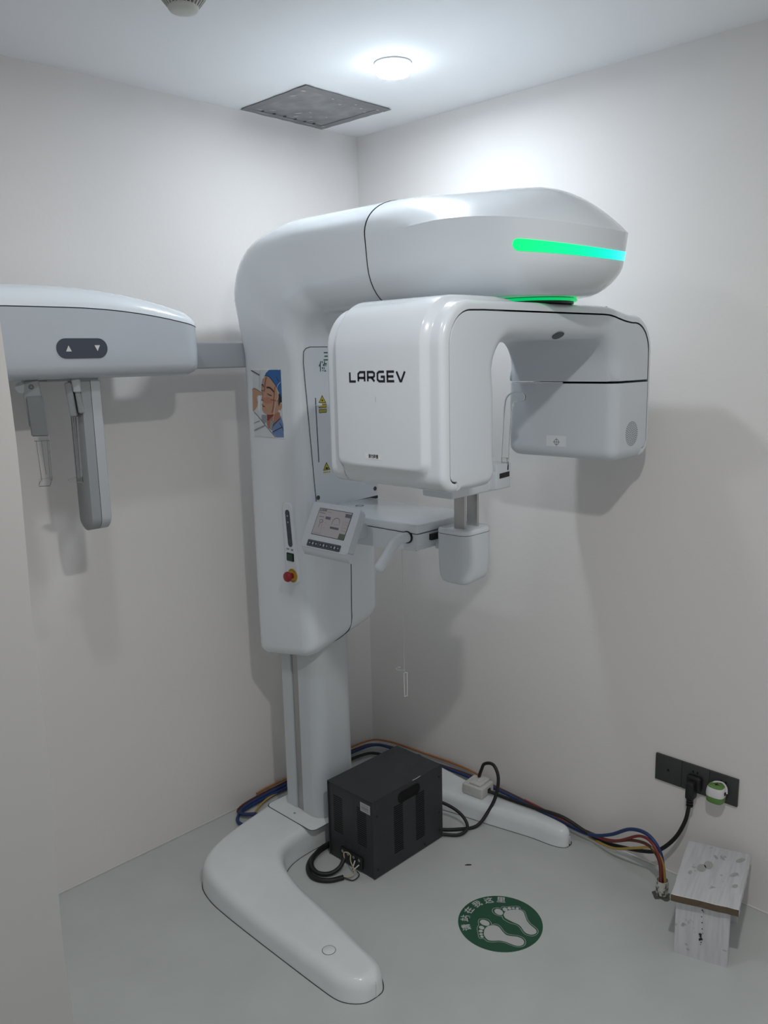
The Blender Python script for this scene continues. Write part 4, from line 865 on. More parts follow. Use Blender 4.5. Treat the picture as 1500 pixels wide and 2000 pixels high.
# ------------------------------------------------------------------ transformer box
TX0, TX1, TY0, TY1, TZ = -0.674, -0.340, -0.684, -0.472, 0.270
TB = thing('transformer', 'dark grey metal transformer box with vent slots on the floor by the column', 'transformer', (-0.507, -0.578, 0))
obj('case', BOX((TX0+0.004, TY0+0.002, 0.003), (TX1-0.004, TY1-0.002, TZ-0.003), 0.001), TRAFO, TB, 30)
bm = bmesh.new(); box(bm, (TX0, TY0, TZ-0.002), (TX1, TY1, TZ), 0.0008); box(bm, (TX0, TY0, 0.004), (TX1, TY0+0.002, TZ), 0.0008); box(bm, (TX0, TY1-0.002, 0.004), (TX1, TY1, TZ), 0.0008); obj('cover', bm, TRAFO, TB, 30)
for x in (TX0+0.03, TX1-0.03):
    for y in (TY0+0.03, TY1-0.03): obj('foot', CYL((x, y, 0), (x, y, 0.005), 0.012, 16), BLACK, TB)
FN = Frame((0, TY0, 0), (1, 0, 0), (0, 0, 1)); FW = Frame((TX0+0.004, 0, 0), (0, -1, 0), (0, 0, 1))
SLOTM = mat('slot_black', (0.002, 0.002, 0.002), 0.9); LIP = mat('slot_lip', (0.045, 0.05, 0.055), 0.5)
for cx in (-0.5575, -0.4535):
    bm = bmesh.new()
    for i in range(23):
        z = 0.050+i*0.0073; poly(bm, FN, [(cx-0.021, z), (cx+0.021, z), (cx+0.021, z+0.0040), (cx-0.021, z+0.0040)], 0.0003, 0)
        poly(bm, FN, [(cx-0.021, z-0.0010), (cx+0.021, z-0.0010), (cx+0.021, z), (cx-0.021, z)], 0.0006, 1, thick=0.0008)
    obj('vent_slots', bm, [SLOTM, LIP], TB, 0, kind='stuff')
for cx in (0.5175, 0.630):
    bm = bmesh.new()
    for i in range(18):
        z = 0.100+i*0.0073; poly(bm, FW, [(cx-0.021, z), (cx+0.021, z), (cx+0.021, z+0.0036), (cx-0.021, z+0.0036)], 0.0003, 0)
    obj('vent_slots', bm, [SLOTM], TB, 0, kind='stuff')
bm = bmesh.new(); ribbon(bm, FN, rrect(0.100, 0.034, 0.015, 6, -0.507, 0.2350), 0.004, 0.0002, closed=True, thick=0.0015); poly(bm, FN, rrect(0.098, 0.032, 0.015, 6, -0.507, 0.2350), 0.0005); hd_ = obj('handle', bm, SLOTM, TB, 0, label='black recessed carrying handle')
for x, z in ((-0.655, 0.215), (-0.357, 0.232), (-0.357, 0.100), (-0.357, 0.035), (-0.43, 0.014), (-0.655, 0.03)):
    bm = bmesh.new(); lathe(bm, (x, TY0, z), [(0.0042, 0), (0.004, 0.0014), (0, 0.0018)], 12, axis=(0, -1, 0)); obj('screw', bm, BLACK, TB)
bm = bmesh.new(); poly(bm, FW, rrect(0.045, 0.031, 0.0006, 2, 0.6475, 0.2355), 0.0006, 0)
for i in range(16): w_ = (0.0011, 0.0019, 0.0008)[i % 3]; x_ = 0.6300+i*0.0021; poly(bm, FW, [(x_, 0.2300), (x_+w_*0.6, 0.2300), (x_+w_*0.6, 0.2390), (x_, 0.2390)], 0.0009, 1)
for z in (0.2445, 0.2265): ribbon(bm, FW, [(0.630, z), (0.664, z)], 0.0012, 0.0009, 1)
obj('barcode_label', bm, [mat('label_grey', (0.42, 0.43, 0.44), 0.6), mat('label_ink', (0.12, 0.12, 0.13), 0.6)], TB, 0, label='small pale barcode label')
bm = bmesh.new(); Fz = Frame((0, 0, TZ+0.0002), (0, 1, 0), (-1, 0, 0))          # faded print on the lid
Fz = Frame((0, 0, TZ+0.0003), (1, 0, 0), (0, 1, 0))
for r_ in range(7):
    x = -0.375-r_*0.0115; y = -0.615
    while y < -0.512:
        l_ = random.choice((0.004, 0.006, 0.009)); 
        if random.random() < 0.8: ribbon(bm, Fz, [(x, y), (x, y+l_)], 0.0042, 0)
        y += l_+0.0028
for i in range(5): poly(bm, Fz, rrect(0.016, 0.005, 0.001, 2, -0.365-i*0.003, -0.640+i*0.001), 0.0001*i)
obj('faded_print', bm, mat('faded_grey', (0.058, 0.064, 0.074), 0.6), TB, 0, kind='stuff')
TERM = Frame((TX0+0.004, 0, 0), (0, -1, 0), (0, 0, 1)); bm = bmesh.new(); box(bm, (TX0-0.004, -0.632, 0.016), (TX0+0.006, -0.528, 0.056), 0.002)
tm = obj('terminal_block', bm, BLACK, TB, 30)
bm = bmesh.new()
for i in range(4): ribbon(bm, TERM, [(0.536+i*0.027, 0.062), (0.536+i*0.027, 0.074), (0.546+i*0.027, 0.078), (0.549+i*0.027, 0.066)], 0.0028, 0.0006)
obj('terminal_print', bm, mat('terminal_grey', (0.05, 0.054, 0.06), 0.6), TB, 0, kind='stuff')
bm = bmesh.new()
for i in range(4): cyl(bm, (TX0-0.0045, -0.542-i*0.026, 0.046), (TX0-0.002, -0.542-i*0.026, 0.046), 0.0055, 10)
obj('terminal_screw', bm, STEEL, tm, 30, kind='stuff')
bm = TUBE([(-0.690, -0.602, 0.018), (-0.681, -0.604, 0.040)], 0.0018, 8, 0); obj('white_ferrule', bm, PRINTW, TB); bm = TUBE([(-0.692, -0.606, 0.012), (-0.681, -0.622, 0.032)], 0.0018, 8, 0); obj('white_ferrule', bm, PRINTW, TB)
bm = bmesh.new(); ribbon(bm, Frame((0, 0, TZ+0.0005), (1, 0, 0), (0, 1, 0)), [(-0.487, -0.6825), (-0.470, -0.6835), (-0.452, -0.682), (-0.447, -0.6815)], 0.0025, 0); obj('paint_chip', bm, PALE, TB, 0)
t = thing('power_lead', 'thick black lead looping out of the transformer terminals on the grey floor', 'cable', (-0.74, -0.52, 0))
obj('lead', TUBE([(-0.648, -0.438, 0.009), (-0.690, -0.440, 0.008), (-0.735, -0.452, 0.008), (-0.775, -0.480, 0.008), (-0.798, -0.520, 0.008), (-0.796, -0.556, 0.008), (-0.772, -0.588, 0.008), (-0.735, -0.606, 0.008)], 0.0078, 10, 6), WIREB, t)
obj('lead', TUBE([(-0.648, -0.450, 0.024), (-0.695, -0.452, 0.024), (-0.745, -0.470, 0.022), (-0.775, -0.500, 0.018), (-0.778, -0.535, 0.012), (-0.752, -0.562, 0.010), (-0.720, -0.572, 0.020), (-0.696, -0.570, 0.040)], 0.0072, 10, 6), WIREB, t)
obj('bare_wire', TUBE([(-0.735, -0.606, 0.010), (-0.718, -0.620, 0.008), (-0.700, -0.622, 0.018), (-0.694, -0.598, 0.040), (-0.682, -0.585, 0.052)], 0.0020, 6, 6), mat('cream_wire', (0.42, 0.36, 0.22), 0.5), t, label='thin cream wire to the terminals')
obj('bare_wire', TUBE([(-0.696, -0.570, 0.040), (-0.690, -0.562, 0.054), (-0.683, -0.574, 0.056), (-0.682, -0.583, 0.052)], 0.0020, 6, 6), MATS['cream_wire'], t)
obj('bare_wire', TUBE([(-0.735, -0.607, 0.008), (-0.722, -0.636, 0.005), (-0.698, -0.640, 0.012), (-0.690, -0.622, 0.014)], 0.0018, 6, 6), WIREB, t)

# ------------------------------------------------------------------ adapter block on the right foot, black cord, cables
JB = thing('adapter_block', 'small white plastic adapter block standing on the right foot of the machine', 'adapter', (-0.105, -0.655, 0.062))
rot = Matrix.Translation((-0.108, -0.655, 0)) @ Matrix.Rotation(math.radians(5), 4, 'Z')
bm = BOX((-0.040, -0.043, 0.0625), (0.040, 0.043, 0.102), 0.005, 3); xform(bm, rot); bd = obj('body', bm, mat('dusty_white', (0.60, 0.60, 0.57), 0.5, noise=0.08, nscale=40), JB, 40)
bm = BOX((-0.030, -0.030, 0.101), (0.036, 0.020, 0.112), 0.006, 3); xform(bm, rot); obj('raised_lid', bm, MATS['dusty_white'], JB, 40)
bm = BOX((-0.012, -0.020, 0.110), (0.028, 0.000, 0.116), 0.003, 3); xform(bm, rot); obj('latch', bm, MATS['dusty_white'], bd, 40)
bm = BOX((-0.002, -0.046, 0.072), (0.016, -0.042, 0.088), 0.002); xform(bm, rot); obj('cord_inlet', bm, BLACK, bd, 40)
t = thing('mains_cable', 'black power cord from the wall socket plug to the white adapter block', 'cord', (-0.04, -1.42, 0.30))
obj('cord', TUBE([(-0.100, -0.700, 0.078), (-0.085, -0.76, 0.070), (-0.075, -0.87, 0.071), (-0.060, -0.98, 0.072), (-0.045, -1.06, 0.045), (-0.040, -1.12, 0.030), (-0.045, -1.20, 0.045), (-0.055, -1.28, 0.070), (-0.055, -1.33, 0.095), (-0.045, -1.375, 0.150), (-0.038, -1.402, 0.215), (-0.036, -1.412, 0.275)], 0.0062, 10, 8), WIREB, t)
bm = bmesh.new(); box(bm, (-0.052, -1.428, 0.295), (-0.016, -1.402, 0.352), 0.007); box(bm, (-0.030, -1.440, 0.318), (-0.008, -1.394, 0.364), 0.008); obj('plug', bm, BLACK, t, 40)
bm = bmesh.new()
for i in range(3): cyl(bm, (-0.036, -1.413, 0.270+i*0.009), (-0.036, -1.413, 0.275+i*0.009), 0.0105, 14)
obj('strain_relief', bm, BLACK, t, 40)
tag(obj('black_cable', TUBE([(-0.345, -0.640, 0.035), (-0.318, -0.655, 0.008), (-0.275, -0.700, 0.007), (-0.220, -0.735, 0.008), (-0.170, -0.745, 0.040), (-0.130, -0.752, 0.090), (-0.105, -0.745, 0.150), (-0.095, -0.715, 0.185), (-0.090, -0.672, 0.172), (-0.088, -0.655, 0.140), (-0.095, -0.650, 0.115)], 0.0060, 10, 8), WIREB, origin=(-0.345, -0.64, 0)), 'black cable curving in a tall loop from the transformer over the white adapter block', 'cable')
tag(obj('black_cable', TUBE([(-0.346, -0.560, 0.075), (-0.318, -0.580, 0.100), (-0.268, -0.640, 0.075), (-0.252, -0.695, 0.050), (-0.262, -0.730, 0.022), (-0.300, -0.725, 0.008), (-0.345, -0.676, 0.010)], 0.0056, 10, 8), WIREB, origin=(-0.345, -0.6, 0)), 'black cable in a small loop lying on the floor behind the transformer side', 'cable')
tag(obj('black_cable', TUBE([(-0.346, -0.555, 0.262), (-0.318, -0.562, 0.250), (-0.300, -0.578, 0.215), (-0.305, -0.592, 0.165), (-0.346, -0.600, 0.120)], 0.0056, 10, 8), WIREB, origin=(-0.345, -0.58, 0)), 'black cable bowed out from the back edge of the transformer', 'cable')

def cable(name, pts, r, m, label, sm=8):
    return tag(obj(name, TUBE(pts, r, 8, sm), m, origin=tuple(pts[0])), label, 'cable')
# run along the wall behind the column, over the right foot to the floor pipe
base_run = [(-0.70, -0.110, 0.012), (-0.735, -0.075, 0.012), (-0.735, -0.045, 0.012), (-0.690, -0.028, 0.014), (-0.60, -0.022, 0.016), (-0.48, -0.022, 0.018), (-0.30, -0.024, 0.020), (-0.12, -0.03, 0.022), (-0.045, -0.06, 0.025), (-0.025, -0.16, 0.030), (-0.022, -0.36, 0.036), (-0.022, -0.52, 0.046), (-0.022, -0.68, 0.044), (-0.024, -0.84, 0.036), (-0.028, -0.98, 0.028), (-0.038, -1.08, 0.034)]
def run(dx, dz, k, tail): return [(x+dx*(1 if i > 8 else 0)*0.5, y+(dx*0.6 if i <= 8 else 0), max(0.006, z+dz)) for i, (x, y, z) in enumerate(base_run)] + tail
cable('blue_cable', run(-0.014, 0.006, 0, [(-0.060, -1.165, 0.082), (-0.090, -1.250, 0.150), (-0.112, -1.320, 0.170), (-0.120, -1.365, 0.135), (-0.120, -1.378, 0.07), (-0.120, -1.378, 0.02)]), 0.0058, WIRE['blue'], 'thick blue cable running along the wall foot and arching highest into the floor pipe')
cable('brown_cable', run(0.012, 0.004, 0, [(-0.062, -1.165, 0.060), (-0.092, -1.255, 0.115), (-0.118, -1.325, 0.140), (-0.128, -1.365, 0.115), (-0.130, -1.375, 0.06), (-0.130, -1.375, 0.02)]), 0.0048, WIRE['brown'], 'brown cable in the bundle along the wall foot')
cable('orange_cable', [(-0.63, -0.012, 0.030), (-0.58, -0.014, 0.036), (-0.45, -0.016, 0.036), (-0.25, -0.016, 0.040), (-0.07, -0.030, 0.044), (-0.016, -0.10, 0.048), (-0.014, -0.30, 0.062), (-0.014, -0.48, 0.072), (-0.020, -0.60, 0.070), (-0.022, -0.66, 0.050)], 0.0038, WIRE['orange'], 'thin orange cable on top of the bundle behind the column and the transformer')
cable('red_cable', [(-0.024, -0.80, 0.050), (-0.026, -0.90, 0.044), (-0.032, -1.02, 0.034), (-0.050, -1.12, 0.048), (-0.075, -1.20, 0.082), (-0.105, -1.29, 0.150), (-0.127, -1.345, 0.155), (-0.138, -1.377, 0.110), (-0.138, -1.380, 0.05), (-0.138, -1.380, 0.02)], 0.0045, WIRE['red'], 'dull red cable leaving the right foot and entering the left side of the floor pipe')
cable('yellow_cable', [(-0.745, -0.150, 0.006), (-0.722, -0.112, 0.008), (-0.690, -0.082, 0.008), (-0.640, -0.055, 0.010), (-0.58, -0.040, 0.012), (-0.48, -0.036, 0.014)], 0.0038, WIRE['yellow'], 'thin yellow cable looping out behind the back of the white base')
cable('yellow_cable', [(-0.030, -1.07, 0.020), (-0.070, -1.18, 0.045), (-0.105, -1.28, 0.105), (-0.123, -1.345, 0.140), (-0.129, -1.379, 0.108), (-0.128, -1.388, 0.05), (-0.128, -1.388, 0.02)], 0.0042, WIRE['yellow'], 'yellow cable in the middle of the bundle going down the floor pipe')
cable('blue_cable', [(-0.74, -0.170, 0.010), (-0.772, -0.120, 0.010), (-0.768, -0.082, 0.010), (-0.735, -0.052, 0.011), (-0.68, -0.040, 0.012), (-0.58, -0.036, 0.014), (-0.46, -0.040, 0.014)], 0.0062, WIRE['blue'], 'thick blue cable loop on the floor left of the column foot')
cable('black_cable', [(-0.46, -0.050, 0.010), (-0.30, -0.050, 0.012), (-0.14, -0.060, 0.014), (-0.075, -0.10, 0.014), (-0.070, -0.22, 0.014)], 0.0062, WIREB, 'black cable on the floor behind the transformer in the room corner')
pipe = thing('floor_pipe', 'short dirty white plastic pipe standing out of the floor with cables in it', 'pipe', (-0.128, -1.380, 0))
bm = bmesh.new(); lathe(bm, (-0.128, -1.380, 0), [(0.018, 0.0), (0.0185, 0.052), (0.0165, 0.052), (0.0155, 0.004)], 28); 
pm = mat('dirty_pipe', (0.62, 0.62, 0.58), 0.6); nt = pm.node_tree; b = nt.nodes['Principled BSDF']; nz = nt.nodes.new('ShaderNodeTexNoise'); nz.inputs['Scale'].default_value = 90; rp = nt.nodes.new('ShaderNodeValToRGB')
rp.color_ramp.elements[0].position = 0.52; rp.color_ramp.elements[0].color = (0.10, 0.10, 0.085, 1); rp.color_ramp.elements[1].position = 0.66; rp.color_ramp.elements[1].color = (0.62, 0.62, 0.58, 1)
nt.links.new(nt.nodes['Texture Coordinate'].outputs['Object'], nz.inputs['Vector']); sz_ = nt.nodes.new('ShaderNodeSeparateXYZ'); ma_ = nt.nodes.new('ShaderNodeMath'); ma_.operation = 'MULTIPLY_ADD'; ma_.inputs[1].default_value = 5.0
nt.links.new(nt.nodes['Texture Coordinate'].outputs['Object'], sz_.inputs[0]); nt.links.new(sz_.outputs[2], ma_.inputs[0]); nt.links.new(nz.outputs['Fac'], ma_.inputs[2]); nt.links.new(ma_.outputs[0], rp.inputs[0]); nt.links.new(rp.outputs[0], b.inputs['Base Color'])
obj('tube', bm, pm, pipe, 40); bm = bmesh.new(); pts = [(0.026*(1+0.25*math.sin(5*a))*math.cos(a), 0.026*(1+0.2*math.cos(3*a))*math.sin(a)) for a in [i/24*2*PI for i in range(24)]]
poly(bm, Frame((-0.128, -1.380, 0), (1, 0, 0), (0, 1, 0)), pts, 0.0003, thick=0.002); obj('dirt_ring', bm, mat('dirt', (0.11, 0.115, 0.10), 0.9), pipe, 0)

# ------------------------------------------------------------------ sockets, plug-in device
OT = thing('socket_strip', 'row of three joined charcoal socket plates on the right wall', 'socket', (0, -1.414, 0.348))
SOCK = mat('charcoal_plastic', (0.045, 0.047, 0.047), 0.45); FO = Frame((-0.0085, 0, 0), (0, -1, 0), (0, 0, 1))
for i in range(3):
    y1 = -1.285-i*0.0862; bm = BOX((-0.0085, y1-0.0857, 0.304), (0, y1, 0.391), 0.0015, 2); fp_ = obj('faceplate', bm, SOCK, OT, 40)
    yc = -y1+0.043; bm = bmesh.new()
    if i == 0: poly(bm, FO, circ(0.004, 10, yc, 0.347), 0.0003)
    else:
        for dx in (-0.007, 0.007): poly(bm, FO, [(yc+dx-0.002, 0.367), (yc+dx+0.002, 0.367), (yc+dx+0.002, 0.374), (yc+dx-0.002, 0.374)], 0.0003)
        for dx, sg in ((-0.009, 1), (0.009, -1)): ribbon(bm, FO, [(yc+dx-0.002*sg, 0.338), (yc+dx+0.002*sg, 0.329)], 0.0022, 0.0003)
    obj('socket_hole', bm, SLOTM, fp_, 0, kind='stuff')
DV = thing('plug_in_device', 'small green and white plug-in insect repellent heater in the right hand socket', 'device', (-0.03, -1.490, 0.342))
def oval(rx, ry, cx, cy): return [(cx+rx*math.copysign(abs(math.cos(a))**0.7, math.cos(a)), cy+ry*math.copysign(abs(math.sin(a))**0.7, math.sin(a))) for a in [i/24*2*PI for i in range(24)]]
def dv_ring(s, z): return [(-0.034+p[0], -1.490+p[1], z) for p in oval(0.0235*s, 0.0265*s, 0, 0)]
for name, zz, m_, lab in (('green_base', [(0.86, 0.316), (0.95, 0.319), (1.0, 0.336)], mat('leaf_green', (0.13, 0.27, 0.07), 0.45), 'green lower part'), ('white_body', [(1.0, 0.336), (1.02, 0.341), (1.0, 0.350), (0.90, 0.361), (0.84, 0.363)], mat('device_white', (0.72, 0.70, 0.72), 0.4), 'white middle part'), ('green_top', [(0.84, 0.363), (0.80, 0.366), (0.55, 0.3680), (0.05, 0.3685)], MATS['leaf_green'], 'green top with dark opening')):
    bm = bmesh.new(); V = grid(bm, [dv_ring(s, z) for s, z in zz], closed_v=True); bm.faces.new(V[0]); bm.faces.new(V[-1]); obj(name, bm, m_, DV, 40, label=lab)
bm = bmesh.new(); pts = [((0.010 if i % 3 == 0 else 0.0035)*math.cos(i*PI/6), (0.011 if i % 3 == 0 else 0.0035)*math.sin(i*PI/6)) for i in range(12)]; poly(bm, Frame((-0.034, -1.490, 0.3690), (1, 0, 0), (0, 1, 0)), pts, 0.0006); obj('dark_opening', bm, BLACK, DV, 0)
bm = bmesh.new(); tube(bm, [(-0.030, -1.474, 0.364), (-0.020, -1.482, 0.369), (-0.014, -1.500, 0.369), (-0.020, -1.514, 0.360), (-0.026, -1.518, 0.345)], 0.0028, 8, 5); obj('collar', bm, MATS['device_white'], DV)
obj('socket_pins', BOX((-0.014, -1.502, 0.334), (-0.0086, -1.478, 0.352), 0.001), MATS['device_white'], DV)
obj('switch_slot', BOX((-0.040, -1.5188, 0.344), (-0.032, -1.5160, 0.353), 0.0005), BLACK, DV)

# ------------------------------------------------------------------ little wooden stool
SL = thing('wooden_stool', 'small rough white-painted wooden step stool by the right wall', 'stool', (-0.19, -1.56, 0))
WW = mat('white_painted_wood', (0.60, 0.61, 0.63), 0.6); nt = WW.node_tree; b = nt.nodes['Principled BSDF']; tcn = nt.nodes['Texture Coordinate']
mr_ = nt.nodes.new('ShaderNodeMapping'); mr_.inputs['Rotation'].default_value = (0, 0, math.radians(-14.6)); mp_ = nt.nodes.new('ShaderNodeMapping'); mp_.inputs['Scale'].default_value = (5, 70, 5); wv = nt.nodes.new('ShaderNodeTexNoise'); wv.inputs['Scale'].default_value = 1.6; wv.inputs['Detail'].default_value = 3
nt.links.new(tcn.outputs['Object'], mr_.inputs[0]); nt.links.new(mr_.outputs[0], mp_.inputs[0]); nt.links.new(mp_.outputs[0], wv.inputs['Vector'])
sp1 = nt.nodes.new('ShaderNodeTexNoise'); sp1.inputs['Scale'].default_value = 28; nt.links.new(tcn.outputs['Object'], sp1.inputs['Vector'])
r1 = nt.nodes.new('ShaderNodeValToRGB'); r1.color_ramp.elements[0].position = 0.35; r1.color_ramp.elements[0].color = (0.53, 0.54, 0.55, 1); r1.color_ramp.elements[1].position = 0.6; r1.color_ramp.elements[1].color = (0.60, 0.61, 0.63, 1)
r2 = nt.nodes.new('ShaderNodeValToRGB'); r2.color_ramp.elements[0].position = 0.65; r2.color_ramp.elements[0].color = (1, 1, 1, 1); r2.color_ramp.elements[1].position = 0.70; r2.color_ramp.elements[1].color = (0.62, 0.62, 0.60, 1)
nt.links.new(wv.outputs['Fac'], r1.inputs[0]); nt.links.new(sp1.outputs['Fac'], r2.inputs[0])
mm = nt.nodes.new('ShaderNodeMix'); mm.data_type = 'RGBA'; mm.blend_type = 'MULTIPLY'; mm.inputs[0].default_value = 1; nt.links.new(r1.outputs[0], mm.inputs[6]); nt.links.new(r2.outputs[0], mm.inputs[7]); nt.links.new(mm.outputs[2], b.inputs['Base Color'])
bpn = nt.nodes.new('ShaderNodeBump'); bpn.inputs['Strength'].default_value = 0.35; bpn.inputs['Distance'].default_value = 0.003; nt.links.new(wv.outputs['Fac'], bpn.inputs['Height']); nt.links.new(bpn.outputs['Normal'], b.inputs['Normal'])
RAWW = mat('raw_wood_edge', (0.115, 0.085, 0.055), 0.7, noise=0.25, nscale=60, bump=0.3, bscale=120)
def board(name, c, z0, z1, jag=0.0, edge=None, mats=None, top_only=False):
    """c: four plan corners; edges subdivided and slightly uneven"""
    bm = bmesh.new(); pts = []
    for i in range(4):
        a, b2 = Vector(c[i]), Vector(c[(i+1) % 4]); n_ = 12
        nn_ = Vector((-(b2-a).y, (b2-a).x)).normalized()
        for k in range(n_): pts.append(a.lerp(b2, k/n_) + nn_*random.uniform(-jag, jag))
    rows = [[(p.x, p.y, z) for p in pts] for z in (z0, z1-0.0015)] + [[(p.x*0.99+0.01*sum(q[0] for q in c)/4, p.y*0.99+0.01*sum(q[1] for q in c)/4, z1) for p in pts]]
    V = grid(bm, rows, closed_v=True); bm.faces.new(V[0]); bm.faces.new(V[-1])
    if mats and len(mats) > 1:
        for f in bm.faces:
            if f.calc_center_median().z < z1-0.002 and f.calc_center_median().z > z0+0.001 and edge(f.calc_center_median()): f.material_index = 1
    return obj(name, bm, mats or WW, SL, 30)
tc4 = [(-0.360, -1.513), (-0.304, -1.673), (-0.036, -1.603), (-0.088, -1.437)]
board('top_board', tc4, 0.169, 0.190, 0.0012, lambda p: (Vector((p.x, p.y))-Vector((-0.332, -1.593))).length < 0.085 and p.x < -0.29, [WW, RAWW])
ax = (Vector(tc4[2])-Vector(tc4[1])).normalized(); ay = (Vector(tc4[0])-Vector(tc4[1])).normalized()
fl_, fr_ = Vector((-0.337, -1.518)), Vector((-0.297, -1.648))
board('front_leg', [fl_, fr_, fr_+ax*0.019, fl_+ax*0.019], 0.0, 0.169, 0.0008)
board('back_leg', [fl_+ax*0.20, fr_+ax*0.20, fr_+ax*0.219, fl_+ax*0.219], 0.0, 0.169, 0.0008)
mid_ = fl_.lerp(fr_, 0.45); board('stretcher', [mid_+ax*0.019+ay*0.008, mid_+ax*0.019-ay*0.008, mid_+ax*0.20-ay*0.008, mid_+ax*0.20+ay*0.008], 0.05, 0.11, 0.0005)
fx = Frame((*(fl_.lerp(fr_, 0.5)), 0), (*(fr_-fl_).normalized(), 0), (0, 0, 1)); bm = bmesh.new()
for u, v, r_ in ((0.0, 0.152, .0022), (0.003, 0.148, .0015), (-0.001, 0.132, .0015), (0.001, 0.115, .0018), (0.002, 0.096, .0016), (0.004, 0.083, .0012), (-0.002, 0.078, .0042), (-0.001, 0.072, .0030), (-0.003, 0.064, .0022), (0.001, 0.065, .0040), (-0.003, 0.061, .0024), (0.001, 0.055, .0018), (0.0, 0.048, .0013)): poly(bm, fx, circ(r_, 8, u, v), 0.0016)
obj('black_specks', bm, INK, SL, 0, kind='stuff')
bm = bmesh.new(); ft = Frame((0, 0, 0.1906), (1, 0, 0), (0, 1, 0)); org = Vector(tc4[0]); ux = Vector(tc4[1])-org; uy = Vector(tc4[3])-org
for u, v, a_, b_, rot_ in ((0.42, 0.62, .020, .012, .3), (0.33, 0.54, .020, .012, .2), (0.18, 0.42, .010, .005, .2), (0.60, 0.80, .012, .004, .9), (0.50, 0.79, .010, .004, .9), (0.88, 0.83, .018, .007, -.3), (0.83, 0.55, .015, .006, -.3), (0.88, 0.36, .010, .006, -.2)):
    c_ = org+ux*u+uy*v; poly(bm, ft, [(c_.x+a_*math.cos(t_)*math.cos(rot_)-b_*math.sin(t_)*math.sin(rot_), c_.y+a_*math.cos(t_)*math.sin(rot_)+b_*math.sin(t_)*math.cos(rot_)) for t_ in [i/16*2*PI for i in range(16)]], 0.0001)
obj('worn_patches', bm, mat('worn_grey_paint', (0.40, 0.40, 0.39), 0.7, noise=0.15, nscale=40), SL, 0, kind='stuff')

# ------------------------------------------------------------------ ceiling: light, taped panel, smoke detector
LT = thing('ceiling_light', 'round white glowing downlight on the ceiling', 'light', (-0.482, -0.652, H))
bm = bmesh.new(); lathe(bm, (-0.482, -0.652, H), [(0.047, -0.001), (0.047, -0.004), (0.053, -0.004), (0.054, 0.0), (0.047, 0.0)], 40); obj('trim_ring', bm, GREYL, LT)
bm = bmesh.new(); lathe(bm, (-0.482, -0.652, H), [(0.0455, -0.0005), (0.0455, -0.0300)], 40); obj('diffuser_rim', bm, mat('lamp_rim', (0.9, 0.95, 1.0), 0.5, emit=LAMP_E*0.035, ecol=(0.86, 0.94, 1.0)), LT, 40)
bm = bmesh.new(); lathe(bm, (-0.482, -0.652, H), [(0.0452, -0.0305), (0, -0.0310)], 40); obj('diffuser', bm, mat('lamp_diffuser', (0.9, 0.95, 1.0), 0.5, emit=LAMP_E, ecol=(0.86, 0.94, 1.0)), LT, 40, label='bright white diffuser')
c4 = [Vector((-0.544, -0.347)), Vector((-0.545, -0.021)), Vector((-0.190, -0.015)), Vector((-0.176, -0.342))]
CP = thing('ceiling_panel', 'square grey taped-over vent panel on the ceiling near the corner', 'panel', (-0.365, -0.18, H))
FCe = Frame((0, 0, H), (1, 0, 0), (0, -1, 0))                # faces down
toF = lambda v: (v.x, -v.y)
bm = bmesh.new(); poly(bm, FCe, [toF(v) for v in c4], 0.0, thick=0.003); obj('panel', bm, mat('grey_tape_panel', (0.27, 0.27, 0.275), 0.5, noise=0.6, nscale=13), CP, 0)
TAPE = mat('grey_tape', (0.21, 0.21, 0.215), 0.4, noise=0.15, nscale=30); ctr_ = sum(c4, Vector((0, 0)))/4
for i in range(4):
    a, b2 = c4[i], c4[(i+1) % 4]; bm = bmesh.new(); ou = []; inn = []
    for k in range(13):
        p_ = (a+(a-b2)*0.012).lerp(b2+(b2-a)*0.012, k/12); d_ = (ctr_-(a+b2)/2).normalized()
        ou.append(p_-d_*random.uniform(0.001, 0.005)); inn.append(p_+d_*(0.030+random.uniform(-0.002, 0.002)))
    poly(bm, FCe, [toF(p_) for p_ in ou+inn[::-1]], 0.003+0.0004*i, thick=0.0006); obj('tape_strip', bm, TAPE, CP, 0)
bm = bmesh.new()
e1 = c4[1]; e2 = c4[2]                                       # row of pale torn bits
for u, v, a_, b_, r_ in ((.12, .86, .010, .003, .2), (.22, .80, .012, .003, .6), (.45, .70, .016, .004, .9), (.50, .80, .010, .003, .9), (.52, .60, .006, .003, 0), (.62, .72, .007, .003, .4), (.70, .82, .014, .002, .9), (.74, .62, .004, .003, 0), (.40, .12, .006, .003, 0), (.55, .20, .006, .003, 0), (.66, .10, .005, .003, 0), (.78, .16, .006, .004, 0), (.88, .22, .006, .003, .5), (.92, .08, .008, .003, 0), (.08, .30, .012, .003, .9), (.06, .12, .010, .004, .3), (.93, .90, .008, .003, .3), (.20, .94, .03, .002, 0), (.5, .93, .05, .0018, 0), (.78, .93, .03, .002, 0)):
    p_ = c4[0].lerp(c4[3], u).lerp(c4[1].lerp(c4[2], u), v); cs, sn = math.cos(r_), math.sin(r_)
    poly(bm, FCe, [(p_.x+a_*x*cs-b_*y*sn, -p_.y+a_*x*sn+b_*y*cs) for x, y in ((-1, -.4), (.2, -1), (1, -.2), (.4, .9), (-.5, .6))], 0.0052)
obj('torn_paint', bm, mat('flaked_white', (0.66, 0.67, 0.68), 0.7), CP, 0, kind='stuff')
bm = bmesh.new()
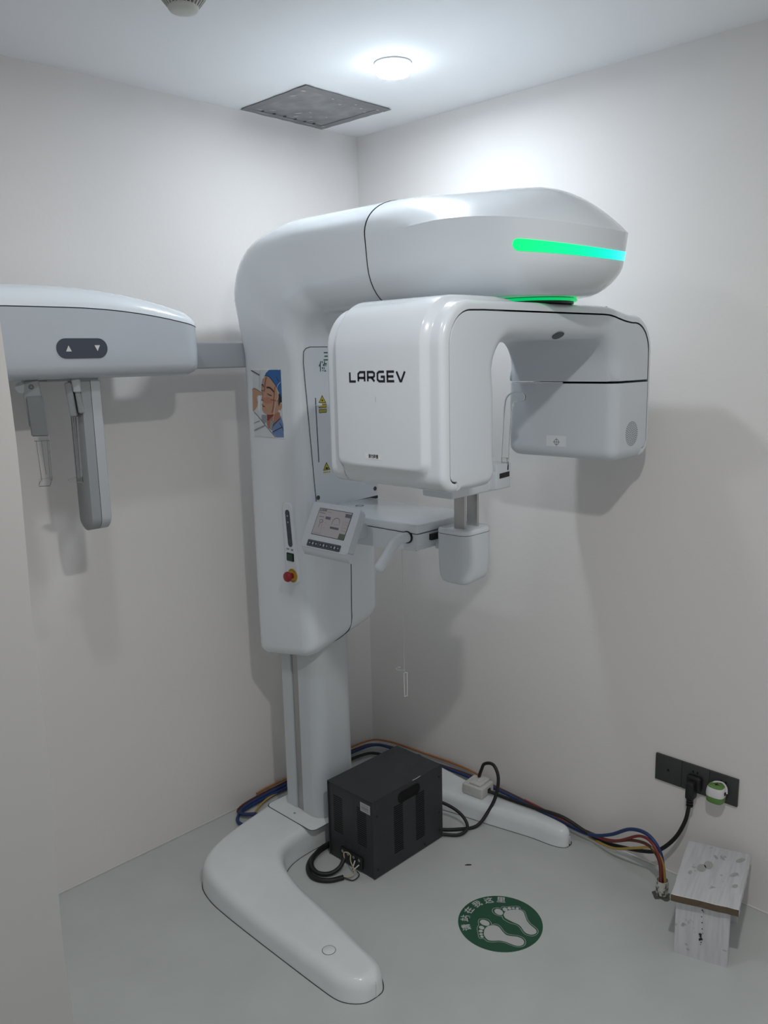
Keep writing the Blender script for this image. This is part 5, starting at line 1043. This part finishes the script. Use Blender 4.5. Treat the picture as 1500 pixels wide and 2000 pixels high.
for u in (.16, .30, .43, .56, .68, .80):
    p_ = c4[1].lerp(c4[2], u); poly(bm, FCe, [(p_.x-.004, -p_.y+.032), (p_.x+.004, -p_.y+.030), (p_.x+.007, -p_.y+.040), (p_.x-.002, -p_.y+.046)], 0.0054)
obj('dark_tears', bm, GAP, CP, 0, kind='stuff')
sc = (-1.178, -0.672)
SM = thing('smoke_detector', 'round cream smoke detector with dark vent fins on the ceiling', 'smoke detector', (*sc, H))
CRM = mat('cream_plastic', (0.56, 0.57, 0.52), 0.5)
bm = bmesh.new(); lathe(bm, (*sc, H), [(0.056, 0), (0.056, -0.012), (0.052, -0.018), (0.048, -0.020)], 40); obj('mount', bm, CRM, SM)
bm = bmesh.new(); lathe(bm, (*sc, H), [(0.043, -0.018), (0.029, -0.038)], 40); obj('inner_mesh', bm, BLACK, SM)
for k in range(26):
    a = k/26*2*PI; d_ = Vector((math.cos(a), math.sin(a), 0)); s_ = Vector((-math.sin(a), math.cos(a), 0)); bm = bmesh.new(); c_ = Vector((*sc, H))
    for o_ in (0.0016, -0.0016):
        pass
    q = [c_+d_*0.053+Vector((0, 0, -0.018)), c_+d_*0.042+Vector((0, 0, -0.018)), c_+d_*0.028+Vector((0, 0, -0.040)), c_+d_*0.035+Vector((0, 0, -0.040))]
    a_ = [bm.verts.new(p_+s_*0.0014) for p_ in q]; b_ = [bm.verts.new(p_-s_*0.0014) for p_ in q]; bm.faces.new(a_); bm.faces.new(b_[::-1])
    for i in range(4): bm.faces.new((a_[i], b_[i], b_[(i+1) % 4], a_[(i+1) % 4]))
    obj('fin', bm, CRM, SM, 0)
bm = bmesh.new(); lathe(bm, (*sc, H), [(0.034, -0.038), (0.034, -0.043), (0.030, -0.048), (0.018, -0.0505), (0, -0.051)], 40); obj('cap', bm, CRM, SM)

# ------------------------------------------------------------------ litter
bm = bmesh.new(); poly(bm, Frame((-0.407, -0.851, 0.0003), (0.8, -0.6, 0), (0.6, 0.8, 0)), [(-0.012, 0.002), (-0.004, -0.001), (0.010, -0.002), (0.008, 0.002), (-0.003, 0.0045)], 0, thick=0.0015)
tag(obj('scrap', bm, INK, origin=(-0.407, -0.851, 0), smooth=0), 'tiny black scrap lying on the grey floor in front of the transformer', 'scrap')
